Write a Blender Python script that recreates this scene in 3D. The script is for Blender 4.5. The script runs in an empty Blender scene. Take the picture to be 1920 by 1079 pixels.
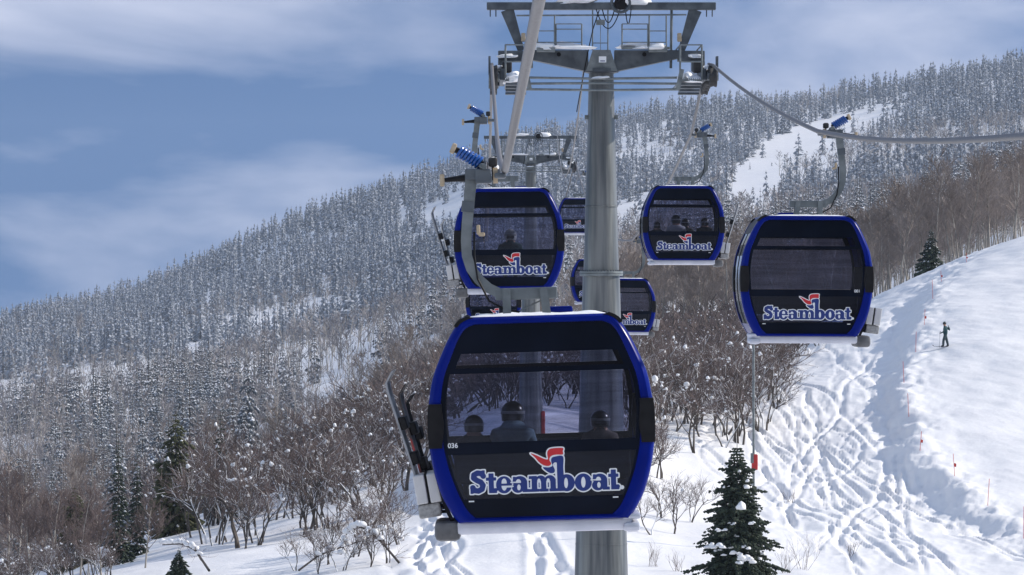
import bpy, bmesh, math, random
import numpy as np
from mathutils import Vector, Matrix, Euler

# ------------------------------------------------------------------ camera, sky, sun, exposure
F = 8000.0                       # focal length in pixels of a 1920 px wide frame
scene = bpy.context.scene
COL = scene.collection
cam_d = bpy.data.cameras.new('camera'); cam = bpy.data.objects.new('camera', cam_d); COL.objects.link(cam)
cam_d.sensor_width = 36.0; cam_d.lens = 36.0 * F / 1920.0
cam_d.clip_start = 0.5; cam_d.clip_end = 12000.0
cam.location = (0, 0, 0); cam.rotation_euler = (math.radians(90), 0, 0)
scene.camera = cam

SUN_AZ, SUN_EL = math.radians(76), math.radians(29)      # azimuth measured from +Y (view) towards +X
sdir = Vector((math.sin(SUN_AZ) * math.cos(SUN_EL), math.cos(SUN_AZ) * math.cos(SUN_EL), math.sin(SUN_EL)))
sun_d = bpy.data.lights.new('sun', 'SUN'); sun = bpy.data.objects.new('sun', sun_d); COL.objects.link(sun)
sun_d.energy = 5.0; sun_d.angle = math.radians(0.55); sun_d.color = (1.0, 0.925, 0.825)
sun.rotation_euler = sdir.to_track_quat('Z', 'Y').to_euler()
sun.location = (60, 40, 80)

world = bpy.data.worlds.new('World'); scene.world = world; world.use_nodes = True
wn = world.node_tree; wn.nodes.clear()
def wnode(t, **k):
    n = wn.nodes.new(t)
    for a, b in k.items(): setattr(n, a, b)
    return n
wout = wnode('ShaderNodeOutputWorld'); wbg = wnode('ShaderNodeBackground'); wbg.inputs[1].default_value = 0.15
tc = wnode('ShaderNodeTexCoord')
# the lens looks up the hillside: the sky in view is well above the horizon
mp = wnode('ShaderNodeMapping', vector_type='POINT'); mp.inputs['Rotation'].default_value = (math.radians(34), 0, 0)
sky = wnode('ShaderNodeTexSky', sky_type='NISHITA'); sky.sun_disc = False
sky.sun_elevation = SUN_EL; sky.sun_rotation = SUN_AZ; sky.altitude = 800; sky.air_density = 1.15; sky.dust_density = 0.0; sky.ozone_density = 6.0
wn.links.new(tc.outputs['Generated'], mp.inputs[0]); wn.links.new(mp.outputs[0], sky.inputs[0])
# thin streaky cloud veil all round
m2 = wnode('ShaderNodeMapping'); m2.inputs['Scale'].default_value = (8, 8, 24); m2.inputs['Rotation'].default_value = (0, math.radians(-13), 0)
m2.inputs['Location'].default_value = (3.6, 0.4, 3.15)
n1 = wnode('ShaderNodeTexNoise'); n1.inputs['Scale'].default_value = 1.0; n1.inputs['Detail'].default_value = 7; n1.inputs['Roughness'].default_value = 0.52
n1.inputs['Distortion'].default_value = 0.35
rp = wnode('ShaderNodeValToRGB'); rp.color_ramp.elements[0].position = 0.40; rp.color_ramp.elements[1].position = 0.67
rp.color_ramp.elements[0].color = (0.0, 0.0, 0.0, 1); rp.color_ramp.elements[1].color = (0.95, 0.95, 0.95, 1)
mx = wnode('ShaderNodeMix', data_type='RGBA'); mx.inputs[7].default_value = (4.6, 4.95, 6.2, 1)
wn.links.new(tc.outputs['Generated'], m2.inputs[0]); wn.links.new(m2.outputs[0], n1.inputs['Vector']); wn.links.new(n1.outputs[0], rp.inputs[0])
wn.links.new(rp.outputs[0], mx.inputs[0]); wn.links.new(sky.outputs[0], mx.inputs[6])
wn.links.new(mx.outputs[2], wbg.inputs[0]); wn.links.new(wbg.outputs[0], wout.inputs[0])

vs = scene.view_settings; scene.display_settings.display_device = 'sRGB'
vs.view_transform = 'Standard'; vs.look = 'None'; vs.exposure = -0.02; vs.gamma = 1.0; vs.use_curve_mapping = False
cy = scene.cycles
cy.use_denoising = True; cy.max_bounces = 8; cy.transparent_max_bounces = 32; cy.diffuse_bounces = 3; cy.glossy_bounces = 3
cy.volume_bounces = 0; cy.caustics_reflective = False; cy.caustics_refractive = False

random.seed(7); rng = np.random.default_rng(7)
def at(px, py, Y): return Vector(((px - 960) * Y / F, Y, (539.5 - py) * Y / F))

# ------------------------------------------------------------------ materials
MATS = {}
def mat(name, col, rough=0.6, metal=0.0, col2=None, scale=6.0, bump=0.0, bscale=40.0, coat=0.0, detail=4, ramp=(0.35, 0.65), spec=0.5, sss=0):
    m = bpy.data.materials.new(name); m.use_nodes = True; nt = m.node_tree; p = nt.nodes['Principled BSDF']
    p.inputs['Base Color'].default_value = (*col, 1); p.inputs['Roughness'].default_value = rough; p.inputs['Metallic'].default_value = metal
    p.inputs['Specular IOR Level'].default_value = spec
    if coat: p.inputs['Coat Weight'].default_value = coat; p.inputs['Coat Roughness'].default_value = 0.06
    t = nt.nodes.new('ShaderNodeTexCoord')
    if col2:
        n = nt.nodes.new('ShaderNodeTexNoise'); n.inputs['Scale'].default_value = scale; n.inputs['Detail'].default_value = detail
        r = nt.nodes.new('ShaderNodeValToRGB'); r.color_ramp.elements[0].color = (*col, 1); r.color_ramp.elements[1].color = (*col2, 1)
        r.color_ramp.elements[0].position, r.color_ramp.elements[1].position = ramp
        nt.links.new(t.outputs['Object'], n.inputs['Vector']); nt.links.new(n.outputs[0], r.inputs[0]); nt.links.new(r.outputs[0], p.inputs['Base Color'])
    if bump:
        n = nt.nodes.new('ShaderNodeTexNoise'); n.inputs['Scale'].default_value = bscale; n.inputs['Detail'].default_value = 5
        b = nt.nodes.new('ShaderNodeBump'); b.inputs['Strength'].default_value = bump; b.inputs['Distance'].default_value = 0.05
        nt.links.new(t.outputs['Object'], n.inputs['Vector']); nt.links.new(n.outputs[0], b.inputs['Height']); nt.links.new(b.outputs[0], p.inputs['Normal'])
    MATS[name] = m
    return m
mat('blue_paint', (0.0005, 0.008, 0.15), 0.24, 0.0, (0.001, 0.011, 0.19), 3.0, coat=0.0, spec=0.09)
mat('black_plastic', (0.006, 0.006, 0.008), 0.45, 0, (0.012, 0.012, 0.014), 9, spec=.18)
mat('black_glass', (0.002, 0.004, 0.010), 0.08, 0, (0.004, 0.007, 0.017), 2, spec=.14)
mat('skirt_metal', (0.52, 0.54, 0.62), 0.38, 0.35, (0.62, 0.63, 0.70), 4)
mat('galvanised', (0.13, 0.15, 0.16), 0.5, 0.4, (0.22, 0.245, 0.255), 5, bump=0.05, bscale=30)
mat('galvanised_dark', (0.06, 0.072, 0.088), 0.5, 0.35, (0.12, 0.14, 0.16), 3.5)
mat('pole_steel', (0.07, 0.08, 0.09), 0.40, 0.4, (0.21, 0.22, 0.22), 1.6, bump=0.04, bscale=60)
mat('rope_steel', (0.115, 0.112, 0.115), 0.5, 0.3, (0.18, 0.175, 0.175), 50)
mat('rubber', (0.02, 0.02, 0.022), 0.7, 0, (0.035, 0.035, 0.037), 12)
mat('pad_tan', (0.42, 0.33, 0.22), 0.7, 0, (0.5, 0.41, 0.30), 14)
mat('spring_blue', (0.006, 0.075, 0.32), 0.3, 0, (0.008, 0.09, 0.38), 8, coat=0.4)
mat('bench_fabric', (0.012, 0.016, 0.03), 0.8, 0, (0.02, 0.026, 0.045), 20)
mat('rack_panel', (0.55, 0.55, 0.56), 0.45, 0.2, (0.64, 0.64, 0.64), 6)
mat('mesh_grey', (0.26, 0.26, 0.26), 0.6, 0.2, (0.42, 0.42, 0.42), 30)
mat('bumper_grey', (0.075, 0.075, 0.08), 0.55, 0, (0.15, 0.15, 0.155), 8)
mat('white_print', (0.78, 0.80, 0.84), 0.5, 0, (0.82, 0.84, 0.86), 5)
mat('logo_blue', (0.006, 0.026, 0.17), 0.5, 0, (0.007, 0.03, 0.19), 5)
mat('logo_red', (0.55, 0.015, 0.022), 0.5, 0, (0.60, 0.02, 0.028), 5)
mat('red_pad', (0.42, 0.02, 0.02), 0.65, 0, (0.5, 0.03, 0.03), 7)
mat('marker_red', (0.55, 0.05, 0.04), 0.6, 0, (0.62, 0.09, 0.06), 7)
mat('snow_clump', (0.80, 0.81, 0.84), 0.75, 0, (0.86, 0.865, 0.88), 3, bump=0.25, bscale=12)
mat('tree_snow', (0.72, 0.74, 0.80), 0.8, 0, (0.86, 0.87, 0.89), 2.2)
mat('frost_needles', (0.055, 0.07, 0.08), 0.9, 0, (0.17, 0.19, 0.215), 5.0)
mat('needles', (0.010, 0.020, 0.012), 0.85, 0, (0.028, 0.045, 0.024), 2.5)
mat('olive_needles', (0.035, 0.04, 0.014), 0.85, 0, (0.07, 0.075, 0.028), 2.5)
mat('bark', (0.055, 0.045, 0.04), 0.9, 0, (0.10, 0.085, 0.075), 5)
mat('aspen_bark', (0.20, 0.18, 0.155), 0.85, 0, (0.50, 0.465, 0.42), 4)
mat('hazed_needles', (0.15, 0.172, 0.21), 0.9, 0, (0.32, 0.345, 0.39), 0.05, ramp=(.3, .7))  # frosted far needles, paled bluish: distance haze put into the colour
mat('hazed_snow', (0.29, 0.315, 0.37), 0.85, 0, (0.54, 0.565, 0.62), 0.06, ramp=(.3, .7))  # far crown snow greyed towards the needles, the same haze painted in
mat('twigs', (0.20, 0.162, 0.142), 0.9, 0, (0.37, 0.315, 0.285), 1.5)
mat('twigs_frost', (0.16, 0.14, 0.135), 0.9, 0, (0.30, 0.28, 0.29), 1.2)
mat('oak_twigs', (0.10, 0.072, 0.066), 0.9, 0, (0.21, 0.16, 0.148), 2.0)
mat('skin', (0.45, 0.27, 0.2), 0.6, 0, (0.5, 0.3, 0.23), 9)
mat('helmet_black', (0.012, 0.012, 0.014), 0.3, 0, (0.02, 0.02, 0.022), 6, coat=0.3)
mat('helmet_grey', (0.42, 0.43, 0.45), 0.35, 0, (0.5, 0.51, 0.52), 6, coat=0.3)
mat('goggle', (0.02, 0.02, 0.03), 0.12, 0.3, (0.03, 0.03, 0.05), 6)
mat('jacket_black', (0.012, 0.012, 0.015), 0.85, 0, (0.022, 0.022, 0.026), 14)
mat('jacket_blue', (0.10, 0.17, 0.24), 0.85, 0, (0.16, 0.25, 0.33), 9)
mat('jacket_teal', (0.008, 0.045, 0.058), 0.85, 0, (0.012, 0.062, 0.075), 9)
mat('jacket_white', (0.55, 0.56, 0.6), 0.85, 0, (0.65, 0.66, 0.7), 9)
mat('jacket_brown', (0.12, 0.10, 0.095), 0.85, 0, (0.17, 0.145, 0.135), 9)
mat('pants_grey', (0.02, 0.04, 0.05), 0.85, 0, (0.05, 0.08, 0.09), 9)
mat('ski_red', (0.03, 0.02, 0.02), 0.35, 0, (0.42, 0.03, 0.03), 1.6, ramp=(.5, .56))
mat('ski_grey', (0.20, 0.21, 0.23), 0.35, 0, (0.30, 0.31, 0.33), 9)
mat('ski_white', (0.6, 0.6, 0.6), 0.35, 0, (0.7, 0.7, 0.7), 9)

# streaks on poles
_pm = MATS['pole_steel'].node_tree; _mp = _pm.nodes.new('ShaderNodeMapping'); _mp.inputs['Scale'].default_value = (4, 4, .22)
_tcn = [n for n in _pm.nodes if n.type == 'TEX_COORD'][0]; _nn = [n for n in _pm.nodes if n.type == 'TEX_NOISE'][0]
_pm.links.new(_tcn.outputs['Object'], _mp.inputs[0]); _pm.links.new(_mp.outputs[0], _nn.inputs['Vector']); _nn.inputs['Detail'].default_value = 9

def glass(name, tint, gloss=1.0):
    m = bpy.data.materials.new(name); m.use_nodes = True; nt = m.node_tree; nt.nodes.clear()
    o = nt.nodes.new('ShaderNodeOutputMaterial'); tr = nt.nodes.new('ShaderNodeBsdfTransparent'); gl = nt.nodes.new('ShaderNodeBsdfGlossy')
    gl.inputs['Roughness'].default_value = 0.03; mxs = nt.nodes.new('ShaderNodeMixShader'); fr = nt.nodes.new('ShaderNodeFresnel'); fr.inputs[0].default_value = 1.45
    t = nt.nodes.new('ShaderNodeTexCoord'); n = nt.nodes.new('ShaderNodeTexNoise'); n.inputs['Scale'].default_value = 2.0; n.inputs['Detail'].default_value = 6
    m_ = nt.nodes.new('ShaderNodeMapping'); m_.inputs['Scale'].default_value = (0.6, 1, 9)
    r = nt.nodes.new('ShaderNodeValToRGB'); r.color_ramp.elements[0].position = 0.3; r.color_ramp.elements[1].position = 0.7
    r.color_ramp.elements[0].color = (*[c * 0.88 for c in tint], 1); r.color_ramp.elements[1].color = (*[min(1, c * 1.06) for c in tint], 1)
    nt.links.new(t.outputs['Object'], m_.inputs[0]); nt.links.new(m_.outputs[0], n.inputs['Vector']); nt.links.new(n.outputs[0], r.inputs[0]); nt.links.new(r.outputs[0], tr.inputs[0])
    nt.links.new(fr.outputs[0], mxs.inputs[0]); nt.links.new(tr.outputs[0], mxs.inputs[1]); nt.links.new(gl.outputs[0], mxs.inputs[2]); nt.links.new(mxs.outputs[0], o.inputs[0])
    MATS[name] = m
glass('window_glass', (0.71, 0.725, 0.81))
glass('lower_glass', (0.56, 0.60, 0.72))
glass('side_glass', (0.70, 0.72, 0.78))

# ------------------------------------------------------------------ mesh helpers
class MB:
    """collects geometry for ONE mesh object"""
    def __init__(s): s.v = []; s.f = []; s.sm = False
    def add(s, vs_, fs_):
        o = len(s.v); s.v += [tuple(map(float, p)) for p in vs_]; s.f += [tuple(i + o for i in q) for q in fs_]; return s
    def box(s, c, d, rot=None, taper=1.0):
        hx, hy, hz = d[0] / 2, d[1] / 2, d[2] / 2
        P = [Vector((x * hx * (taper if z > 0 else 1), y * hy * (taper if z > 0 else 1), z * hz)) for z in (-1, 1) for x, y in ((-1, -1), (1, -1), (1, 1), (-1, 1))]
        if rot is not None:
            R = Euler(rot).to_matrix(); P = [R @ p for p in P]
        return s.add([p + Vector(c) for p in P], [(3, 2, 1, 0), (4, 5, 6, 7), (0, 1, 5, 4), (1, 2, 6, 5), (2, 3, 7, 6), (3, 0, 4, 7)])
    def bevbox(s, c, d, b=0.02, rot=None):
        bm = bmesh.new(); bmesh.ops.create_cube(bm, size=1.0)
        for v in bm.verts: v.co = Vector((v.co.x * d[0], v.co.y * d[1], v.co.z * d[2]))
        bmesh.ops.bevel(bm, geom=list(bm.edges), offset=b, segments=2, affect='EDGES', profile=0.5)
        R = Euler(rot).to_matrix() if rot is not None else Matrix.Identity(3)
        bm.verts.ensure_lookup_table(); bm.verts.index_update()
        s.add([R @ v.co + Vector(c) for v in bm.verts], [[v.index for v in f.verts] for f in bm.faces]); bm.free(); return s
    def tube(s, pts, r, n=8, cap=True):
        pts = [Vector(p) for p in pts]; m = len(pts)
        rs = list(r) if hasattr(r, '__len__') else [r] * m
        rings = []; up = None
        for i, p in enumerate(pts):
            t = (pts[min(i + 1, m - 1)] - pts[max(i - 1, 0)]).normalized()
            if up is None: up = Vector((0, 0, 1)) if abs(t.z) < 0.9 else Vector((0, 1, 0))
            a = t.cross(up).normalized(); b = a.cross(t).normalized(); up = b
            rings.append([p + (a * math.cos(k * 2 * math.pi / n) + b * math.sin(k * 2 * math.pi / n)) * rs[i] for k in range(n)])
        vs_ = [q for R in rings for q in R]
        fs_ = [(i * n + k, i * n + (k + 1) % n, (i + 1) * n + (k + 1) % n, (i + 1) * n + k) for i in range(m - 1) for k in range(n)]
        if cap: fs_ += [tuple(range(n))[::-1], tuple((m - 1) * n + k for k in range(n))]
        return s.add(vs_, fs_)
    def ribbon(s, pts, w, d):
        """rectangular bar swept through points in the XZ plane; w in plane, d along Y"""
        pts = [Vector(p) for p in pts]; m = len(pts); vs_ = []
        ws = w if hasattr(w, '__len__') else [w] * m
        for i, p in enumerate(pts):
            t = (pts[min(i + 1, m - 1)] - pts[max(i - 1, 0)]).normalized(); nrm = Vector((-t.z, 0, t.x))
            vs_ += [p + nrm * ws[i] / 2 + Vector((0, -d / 2, 0)), p + nrm * ws[i] / 2 + Vector((0, d / 2, 0)), p - nrm * ws[i] / 2 + Vector((0, d / 2, 0)), p - nrm * ws[i] / 2 + Vector((0, -d / 2, 0))]
        fs_ = [(i * 4 + k, i * 4 + (k + 1) % 4, i * 4 + 4 + (k + 1) % 4, i * 4 + 4 + k) for i in range(m - 1) for k in range(4)]
        fs_ += [(3, 2, 1, 0), tuple(4 * (m - 1) + k for k in range(4))]
        return s.add(vs_, fs_)
    def lathe(s, prof, c=(0, 0, 0), n=24, axis='Z'):
        vs_ = []
        for r, h in prof:
            for k in range(n):
                a = 2 * math.pi * k / n; x, y = r * math.cos(a), r * math.sin(a)
                p = {'Z': (x, y, h), 'X': (h, x, y), 'Y': (x, h, y)}[axis]
                vs_.append((p[0] + c[0], p[1] + c[1], p[2] + c[2]))
        m = len(prof)
        fs_ = [(i * n + k, i * n + (k + 1) % n, (i + 1) * n + (k + 1) % n, (i + 1) * n + k) for i in range(m - 1) for k in range(n)]
        fs_ += [tuple(range(n))[::-1], tuple((m - 1) * n + k for k in range(n))]
        return s.add(vs_, fs_)
    def prism(s, poly, y0, y1):
        """poly = [(x,z)...] extruded along Y"""
        n = len(poly)
        vs_ = [(x, y0, z) for x, z in poly] + [(x, y1, z) for x, z in poly]
        return s.add(vs_, [tuple(range(n)), tuple(range(2 * n - 1, n - 1, -1))] + [(k + n, (k + 1) % n + n, (k + 1) % n, k) for k in range(n)])
    def blob(s, c, r, seed=0, sub=2, lump=0.18):
        bm = bmesh.new(); bmesh.ops.create_icosphere(bm, subdivisions=sub, radius=1.0); rr = random.Random(seed)
        ph = [(rr.uniform(-3, 3), rr.uniform(-3, 3), rr.uniform(-3, 3), rr.uniform(0, 6)) for _ in range(5)]
        bm.verts.index_update(); vs_ = []
        for v in bm.verts:
            k = 1 + lump * (sum(math.sin(a * v.co.x + b * v.co.y + g * v.co.z + d) for a, b, g, d in ph) / 2.2 + .45 * sum(math.sin(2.7 * (a * v.co.y + b * v.co.z + g * v.co.x) + 2 * d) for a, b, g, d in ph) / 2.2)
            z = v.co.z if v.co.z > -0.35 else -0.35
            vs_.append((c[0] + v.co.x * k * r[0], c[1] + v.co.y * k * r[1], c[2] + z * k * r[2]))
        s.add(vs_, [[v.index for v in f.verts] for f in bm.faces]); bm.free(); return s
    def mirror(s, sx):
        if sx < 0:
            s.v = [(-x, y, z) for x, y, z in s.v]; s.f = [tuple(reversed(q)) for q in s.f]
        return s
    def mesh(s, name, m, smooth=False):
        me = bpy.data.meshes.new(name); me.from_pydata(s.v, [], s.f); me.validate(); me.update()
        for x in (m if isinstance(m, (list, tuple)) else [m]): me.materials.append(MATS[x])
        if smooth: me.polygons.foreach_set('use_smooth', [True] * len(me.polygons))
        return me
    def build(s, name, m, parent=None, smooth=False, loc=None):
        o = bpy.data.objects.new(name, s.mesh(name, m, smooth)); COL.objects.link(o)
        if parent is not None: o.parent = parent
        if loc is not None: o.location = loc
        if smooth: autosmooth(o.data)
        return o
def autosmooth(me, ang=40):
    bm = bmesh.new(); bm.from_mesh(me)
    for e in bm.edges:
        e.smooth = not (len(e.link_faces) == 2 and e.calc_face_angle(0) > math.radians(ang))
    bm.to_mesh(me); bm.free()
def tag(o, label=None, cat=None, group=None, kind=None):
    if label: o['label'] = label
    if cat: o['category'] = cat
    if group: o['group'] = group
    if kind: o['kind'] = kind
    return o
def empty(name, loc=(0, 0, 0), label=None, cat=None, group=None):
    o = bpy.data.objects.new(name, None); COL.objects.link(o); o.location = loc; o.empty_display_size = 0.3
    return tag(o, label, cat, group)
def copy_tree(o, parent=None):
    c = o.copy(); COL.objects.link(c); c.parent = parent
    for ch in o.children: copy_tree(ch, c)
    return c
def mesh_np(name, V, Fc, mats, midx=None):
    """triangle mesh from arrays"""
    V = np.asarray(V, np.float32); Fc = np.asarray(Fc, np.int32)
    me = bpy.data.meshes.new(name); me.vertices.add(len(V)); me.vertices.foreach_set('co', V.ravel())
    k = Fc.shape[1]
    me.loops.add(Fc.size); me.loops.foreach_set('vertex_index', Fc.ravel()); me.polygons.add(len(Fc))
    me.polygons.foreach_set('loop_start', np.arange(0, Fc.size, k, dtype=np.int32))
    if midx is not None: me.polygons.foreach_set('material_index', np.asarray(midx, np.int32))
    for m in mats: me.materials.append(MATS[m])
    me.update(calc_edges=True)
    return me
# ------------------------------------------------------------------ terrain
_tab = np.random.default_rng(3).random((257, 257)); 
def vnoise(x, y):
    xi = np.floor(x).astype(int); yi = np.floor(y).astype(int); fx = x - xi; fy = y - yi
    fx = fx * fx * (3 - 2 * fx); fy = fy * fy * (3 - 2 * fy)
    a = _tab[xi & 255, yi & 255]; b = _tab[(xi + 1) & 255, yi & 255]; c = _tab[xi & 255, (yi + 1) & 255]; d = _tab[(xi + 1) & 255, (yi + 1) & 255]
    return (a * (1 - fx) + b * fx) * (1 - fy) + (c * (1 - fx) + d * fx) * fy - 0.5
def fbm(x, y, o=4, g=0.5):
    t = 0; a = 1.0
    for i in range(o):
        t = t + a * vnoise(x * 2 ** i + 17.3 * i, y * 2 ** i + 5.1 * i); a *= g
    return t
def sstep(a, b, x):
    t = np.clip((x - a) / (b - a), 0, 1); return t * t * (3 - 2 * t)

# heights given as the pixel row a bare ground point shows at, per column u and distance Y
YK = [0, 60, 102, 150, 180, 200, 220, 250, 292, 340, 370, 450, 600, 800, 1100, 1500, 2000, 2600, 3000, 4200]
ZN = [-15, -12.5, -10.4, -12.8]                # near the camera: metres
UC = [-300, 0, 250, 600, 800, 1000, 1300, 1500, 1750, 1920, 2300]
PT = {  #       180   200   220   250   292   340   370   450   600   800  1100  1500  2000  2600
    -300: [1180, 1150, 1120, 1105, 1110, 1140, 1150, 1120, 1040,  960,  860,  770,  720,  690],
    0:    [1180, 1140, 1105, 1078, 1070, 1090, 1100, 1070, 1000,  915,  815,  710,  650,  614],
    250:  [1175, 1120, 1060, 1005,  985, 1010, 1025, 1010,  950,  870,  770,  670,  600,  558],
    600:  [1165, 1090, 1010,  930,  880,  880,  880,  860,  820,  770,  690,  610,  510,  410],
    800:  [1160, 1070,  985,  880,  800,  770,  760,  740,  715,  680,  615,  545,  450,  345],
    1000: [1160, 1070,  950,  760,  725,  700,  690,  675,  650,  610,  545,  460,  370,  275],
    1300: [1150, 1075,  975,  835,  725,  680,  655,  620,  575,  530,  470,  400,  310,  225],
    1500: [1145, 1080,  995,  860,  700,  622,  618,  625,  585,  520,  450,  370,  285,  213],
    1750: [1150, 1085, 1005,  865,  665,  535,  508,  525,  515,  470,  400,  320,  240,  172],
    1920: [1160, 1090, 1010,  860,  640,  490,  443,  460,  440,  400,  340,  270,  200,  142],
    2300: [1160, 1090, 1000,  840,  600,  430,  370,  360,  330,  300,  250,  190,  120,   60],
}
def pchip(xk, yk, x):
    xk = np.asarray(xk, float); yk = np.asarray(yk, float); h = np.diff(xk); dl = np.diff(yk, axis=0) / h.reshape(-1, *[1] * (yk.ndim - 1))
    d = np.zeros_like(yk); d[0] = dl[0]; d[-1] = dl[-1]
    a, b = dl[:-1], dl[1:]
    with np.errstate(divide='ignore', invalid='ignore'):
        hm = np.where(a * b > 0, 2 * a * b / (a + b), 0)
    d[1:-1] = np.nan_to_num(hm)
    i = np.clip(np.searchsorted(xk, x) - 1, 0, len(xk) - 2); t = (x - xk[i]) / h[i]
    sh = (-1,) + (1,) * (yk.ndim - 1); t = t.reshape(sh); hh = h[i].reshape(sh)
    return (1 + 2 * t) * (1 - t) ** 2 * yk[i] + t * (1 - t) ** 2 * hh * d[i] + t * t * (3 - 2 * t) * yk[i + 1] + t * t * (t - 1) * hh * d[i + 1]
ZK = np.zeros((len(YK), len(UC)))
for j, u in enumerate(UC):
    ZK[:4, j] = ZN
    ZK[4:18, j] = [(539.5 - p) * y / F for p, y in zip(PT[u], YK[4:18])]
    ZK[18, j] = ZK[17, j] - 12; ZK[19, j] = ZK[17, j] - 90
QK = np.sqrt(np.array(YK, float)); QF = np.linspace(0, QK[-1], 900); UF = np.linspace(-300, 2300, 261)
ZF = pchip(UC, pchip(QK, ZK, QF).T, UF).T       # rows Q, columns U
def base_z(X, Y):
    Y = np.asarray(Y, float); X = np.asarray(X, float); Ys = np.maximum(Y, 90.0)
    u = np.clip(960 + X * F / Ys, -299.9, 2299.9); q = np.clip(np.sqrt(np.maximum(Y, 0)), 0, QK[-1] - 1e-3)
    a = q / (QF[1] - QF[0]); b = (u + 300) / (UF[1] - UF[0]); i = a.astype(int); j = b.astype(int); fa = a - i; fb = b - j
    i = np.minimum(i, len(QF) - 2); j = np.minimum(j, len(UF) - 2)
    return (ZF[i, j] * (1 - fa) + ZF[i + 1, j] * fa) * (1 - fb) + (ZF[i, j + 1] * (1 - fa) + ZF[i + 1, j + 1] * fa) * fb
# the groomed run on the right stands on a cut bank: its edge follows the marker poles
BANK_PX = [(1990, 985, 212), (1925, 960, 222), (1852, 940, 229), (1788, 885, 240), (1724, 850, 248), (1704, 780, 262), (1690, 720, 276), (1700, 680, 286), (1715, 640, 296), (1735, 560, 322), (1790, 505, 350), (1850, 470, 372), (1900, 440, 392)]
BY = np.array([b[2] for b in BANK_PX], float); BX = np.array([(b[0] - 960) * b[2] / F for b in BANK_PX])
def bank_x(Y):
    Y = np.asarray(Y, float)
    return pchip(BY, BX, np.clip(Y.ravel(), BY[0], BY[-1])).reshape(Y.shape)
_tr = random.Random(11)
TRACKS = []
for k in range(38):
    x0 = _tr.uniform(12.5, 27.5); TRACKS.append((x0, _tr.uniform(-0.12, 0.09), _tr.uniform(0.5, 2.2), _tr.choice((_tr.uniform(28, 60), _tr.uniform(70, 150))), _tr.uniform(0, 6.28), _tr.uniform(.09, .19), _tr.uniform(0.05, 0.13), _tr.uniform(198, 240), _tr.uniform(270, 350)))
for k in range(10):
    x0 = _tr.uniform(-5.5, 2.5); TRACKS.append((x0, _tr.uniform(-0.06, 0.06), _tr.uniform(0.2, 1.1), _tr.uniform(16, 30), _tr.uniform(0, 6.28), _tr.uniform(.12, .25), _tr.uniform(0.10, 0.16), 170, _tr.uniform(225, 245)))
def detail_z(X, Y):
    X = np.asarray(X, float); Y = np.asarray(Y, float); z = np.zeros_like(X)
    bx = bank_x(Y) + 0.5 * fbm(Y * 0.25, X * 0 + 3, 3) ; side = X - bx
    near = sstep(195, 215, Y) * (1 - sstep(375, 420, Y))
    right = sstep(-2.1, 0.4, side)
    fade = sstep(205, 240, Y) * (1 - sstep(310, 352, Y))
    z += 1.15 * (right - 0.62 - 0.38 * sstep(0.5, 22, side)) * fade
    wild = near * (1 - sstep(-0.9, 0.4, side)) * sstep(9.5, 13, X)                   # skied-out powder left of the bank
    z += wild * (0.25 * fbm(X * 0.40 + 0.3 * np.sin(Y * .2), Y * 0.16, 2) + 0.085 * fbm(X * 1.7, Y * 0.45, 4, .6))
    z += sstep(150, 170, Y) * (1 - sstep(420, 600, Y)) * 0.30 * fbm(X * 0.22, Y * 0.10, 3)
    edge = near * np.exp(-((side + 0.5) / 2.2) ** 2)
    z += edge * 0.30 * fbm(X * 1.3, Y * 0.5, 4, .6)
    gr = near * sstep(0.5, 3, side)
    z += gr * (0.05 * fbm(X * 1.3 + 0.5 * Y, Y * 0.30, 4, .6))
    for (x0, dr, A, L, ph, w, dp, ya, yb) in TRACKS:
        xt = x0 + dr * (Y - 250) + A * np.sin(2 * np.pi * Y / L + ph) + 0.10 * np.sin(Y * 0.45 + 2 * ph)
        m = sstep(ya, ya + 5, Y) * (1 - sstep(yb - 8, yb, Y))
        if x0 > 10: m = m * (1 - sstep(-1.2, 0.0, X - bx)) * sstep(9, 12, X)
        d = np.abs(X - xt)
        z -= m * dp * np.exp(-(d / w) ** 4); z += m * dp * 0.40 * np.exp(-((d - 2.0 * w) / (0.8 * w)) ** 2)
    return z
def ground_z(X, Y):
    X = np.asarray(X, float); Y = np.asarray(Y, float)
    return base_z(X, Y) + detail_z(X, Y) + sstep(420, 700, Y) * 2.0 * fbm(X * 0.02, Y * 0.012, 3)

ucols = np.concatenate([np.arange(-1700, -60, 60), np.arange(-60, 780, 15), np.arange(780, 1960, 5), np.arange(1960, 2200, 15), np.arange(2200, 3900, 60)]).astype(float)
yrows = np.concatenate([np.arange(-60, 160, 8), np.arange(160, 198, 1.5), np.arange(198, 385, 0.38), np.arange(385, 460, 2), np.geomspace(460, 4200, 170)]).astype(float)
UU, YY = np.meshgrid(ucols, yrows); XX = (UU - 960) * np.maximum(YY, 120) / F
ZZ = ground_z(XX, YY)
nr, nc = XX.shape; idx = np.arange(nr * nc).reshape(nr, nc)
quads = np.stack([idx[:-1, :-1], idx[:-1, 1:], idx[1:, 1:], idx[1:, :-1]], -1).reshape(-1, 4)
sm = mat('snow_ground', (0.82, 0.815, 0.825), 0.62, 0, (0.88, 0.875, 0.875), 0.35, bump=0.35, bscale=3.2, spec=0.3)
_b = [n for n in sm.node_tree.nodes if n.type == 'BUMP'][0]; _b.inputs['Distance'].default_value = 0.12
_n = [n for n in sm.node_tree.nodes if n.type == 'TEX_NOISE'][1]; _n.inputs['Detail'].default_value = 8; _n.inputs['Roughness'].default_value = 0.62
_t = sm.node_tree; _n2 = _t.nodes.new('ShaderNodeTexNoise'); _n2.inputs['Scale'].default_value = 0.13; _n2.inputs['Detail'].default_value = 4
_b2 = _t.nodes.new('ShaderNodeBump'); _b2.inputs['Strength'].default_value = 0.3; _b2.inputs['Distance'].default_value = 0.9
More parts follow.
